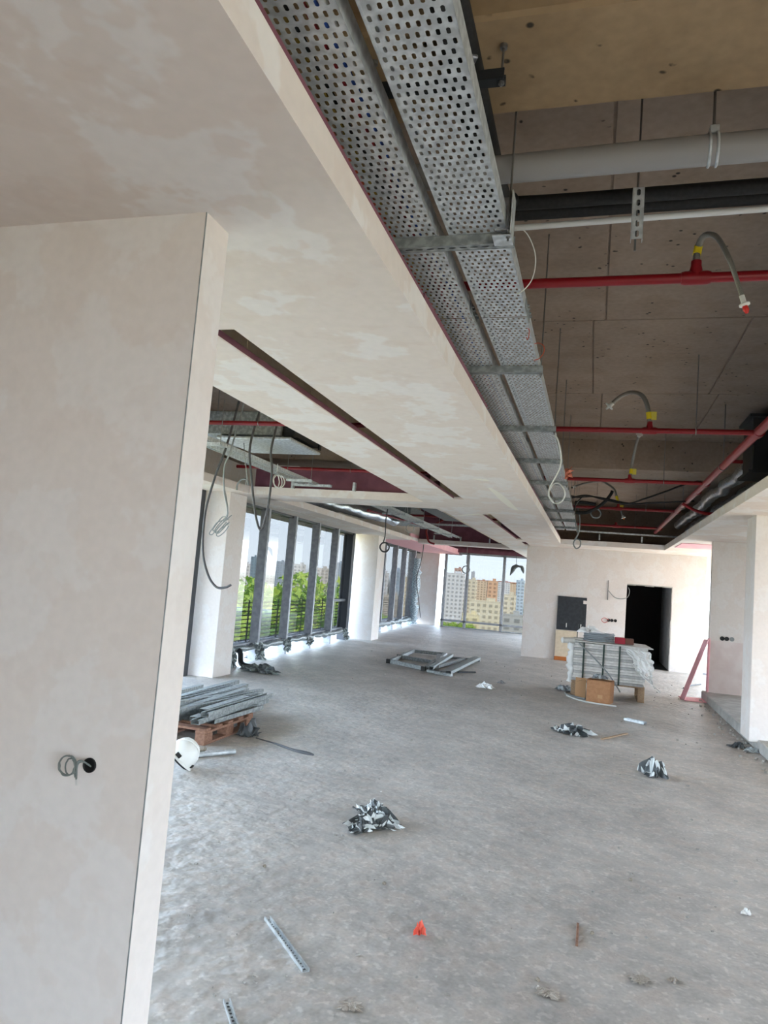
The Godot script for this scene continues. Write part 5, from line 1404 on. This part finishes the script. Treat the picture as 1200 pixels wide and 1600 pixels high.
	for q in [[V(-1.62, 0, -3.788), "pebble left of the bright profile offcut's far end"], [V(-0.134, 0, -3.253), "small pale pebble above the large mortar dropping"], [V(0.081, 0, -3.788), "small flat chip right of the brown stick"], [V(-0.971, 0, -3.874), "small chip behind the red wrapper"], [V(0.292, 0, -4.575), "tiny stone alone on the right of the near floor"]]:
		b = mb(); b.box(q[0] + V(0, 0.007, 0), V(0.022, 0.014, 0.016), Basis(Vector3.UP, q[0].x * 9.0), 0.005)
		one("pebble", b, M.mortar, q[1], "pebble", q[0])
	# marks and wires on the walls
	var t := thing("wall_cable_coil", "coil of grey cable poking from a box in the near partition wall", "cable coil", V(-1.39, 0.99, -1.86))
	b = mb(); b.lathe([Vector2(0.001, 0.0), Vector2(0.021, 0.0), Vector2(0.021, 0.006), Vector2(0.018, 0.006), Vector2(0.016, 0.002), Vector2(0.001, 0.002)], V(-1.372, 0.993, -1.869), Vector3(0, 0, 1), 18)
	part("back_box", b, M.black, t, "round black box")
	b = mb(); b.ring(V(-1.418, 0.994, -1.83), 0.027, 0.0024, V(0.15, 0.05, 1), 2, 0.05, 3); b.ring(V(-1.406, 0.994, -1.825), 0.022, 0.0024, V(-0.3, 0.1, 1), 1, 0.05, 5)
	b.tube(MB.smooth([V(-1.372, 0.993, -1.868), V(-1.378, 1.008, -1.84), V(-1.384, 1.0, -1.828), V(-1.386, 0.96, -1.832)], 5), 0.0026, 6)
	b.tube(MB.smooth([V(-1.368, 0.990, -1.868), V(-1.382, 1.012, -1.835), V(-1.39, 0.99, -1.825), V(-1.390, 0.965, -1.832)], 5), 0.0026, 6)
	part("cable", b, mat(Color(0.42, 0.45, 0.44), 0.5), t)
	b = mb()
	for x in [-1.385, -1.389]: b.tube([V(x, 0.966, -1.832), V(x + 0.002, 0.942, -1.835)], 0.001, 5)
	part("bare_end", b, M.cable_white, t)
	b = mb()
	for x in [0.40, 0.47, 0.55]: b.lathe([Vector2(0.036, 0.0), Vector2(0.036, 0.012), Vector2(0.03, 0.014), Vector2(0.028, 0.002), Vector2(0.001, 0.002)], V(x, 1.035, -17.998), Vector3(0, 0, 1), 14)
	one("socket_boxes", b, M.black, "row of dark socket boxes in the end wall left of the doorway", "socket box", V(0.47, 1.0, -17.99))
	wire("wall_wire", [V(0.40, 1.04, -17.97), V(0.30, 1.08, -17.93), V(0.24, 1.03, -17.92), V(0.30, 0.97, -17.93), V(0.38, 1.0, -17.95)], 0.008, mat(Color(0.75, 0.4, 0.38), 0.6), "pinkish wires curling from the socket boxes on the end wall")
	wire("wall_wire", [V(0.345, 1.96, -17.985), V(0.35, 1.75, -17.985), V(0.355, 1.5, -17.985)], 0.007, M.cable_grey, "dark wire hanging straight on the end wall left of the doorway")
	wire("wall_wire", [V(0.36, 1.72, -17.98), V(0.5, 1.58, -17.97), V(0.65, 1.55, -17.97), V(0.79, 1.6, -17.96), V(0.83, 1.74, -17.96), V(0.80, 1.83, -17.97)], 0.007, M.cable_pale, "pale wire drooping to the top corner of the doorway")
	wire("floor_wire", [V(1.714, 0.01, -14.802), V(1.919, 0.01, -15.402), V(2.148, 0.01, -15.84)], 0.012, M.cable_black, "dark cable scrap on the floor behind the leaning pink board")
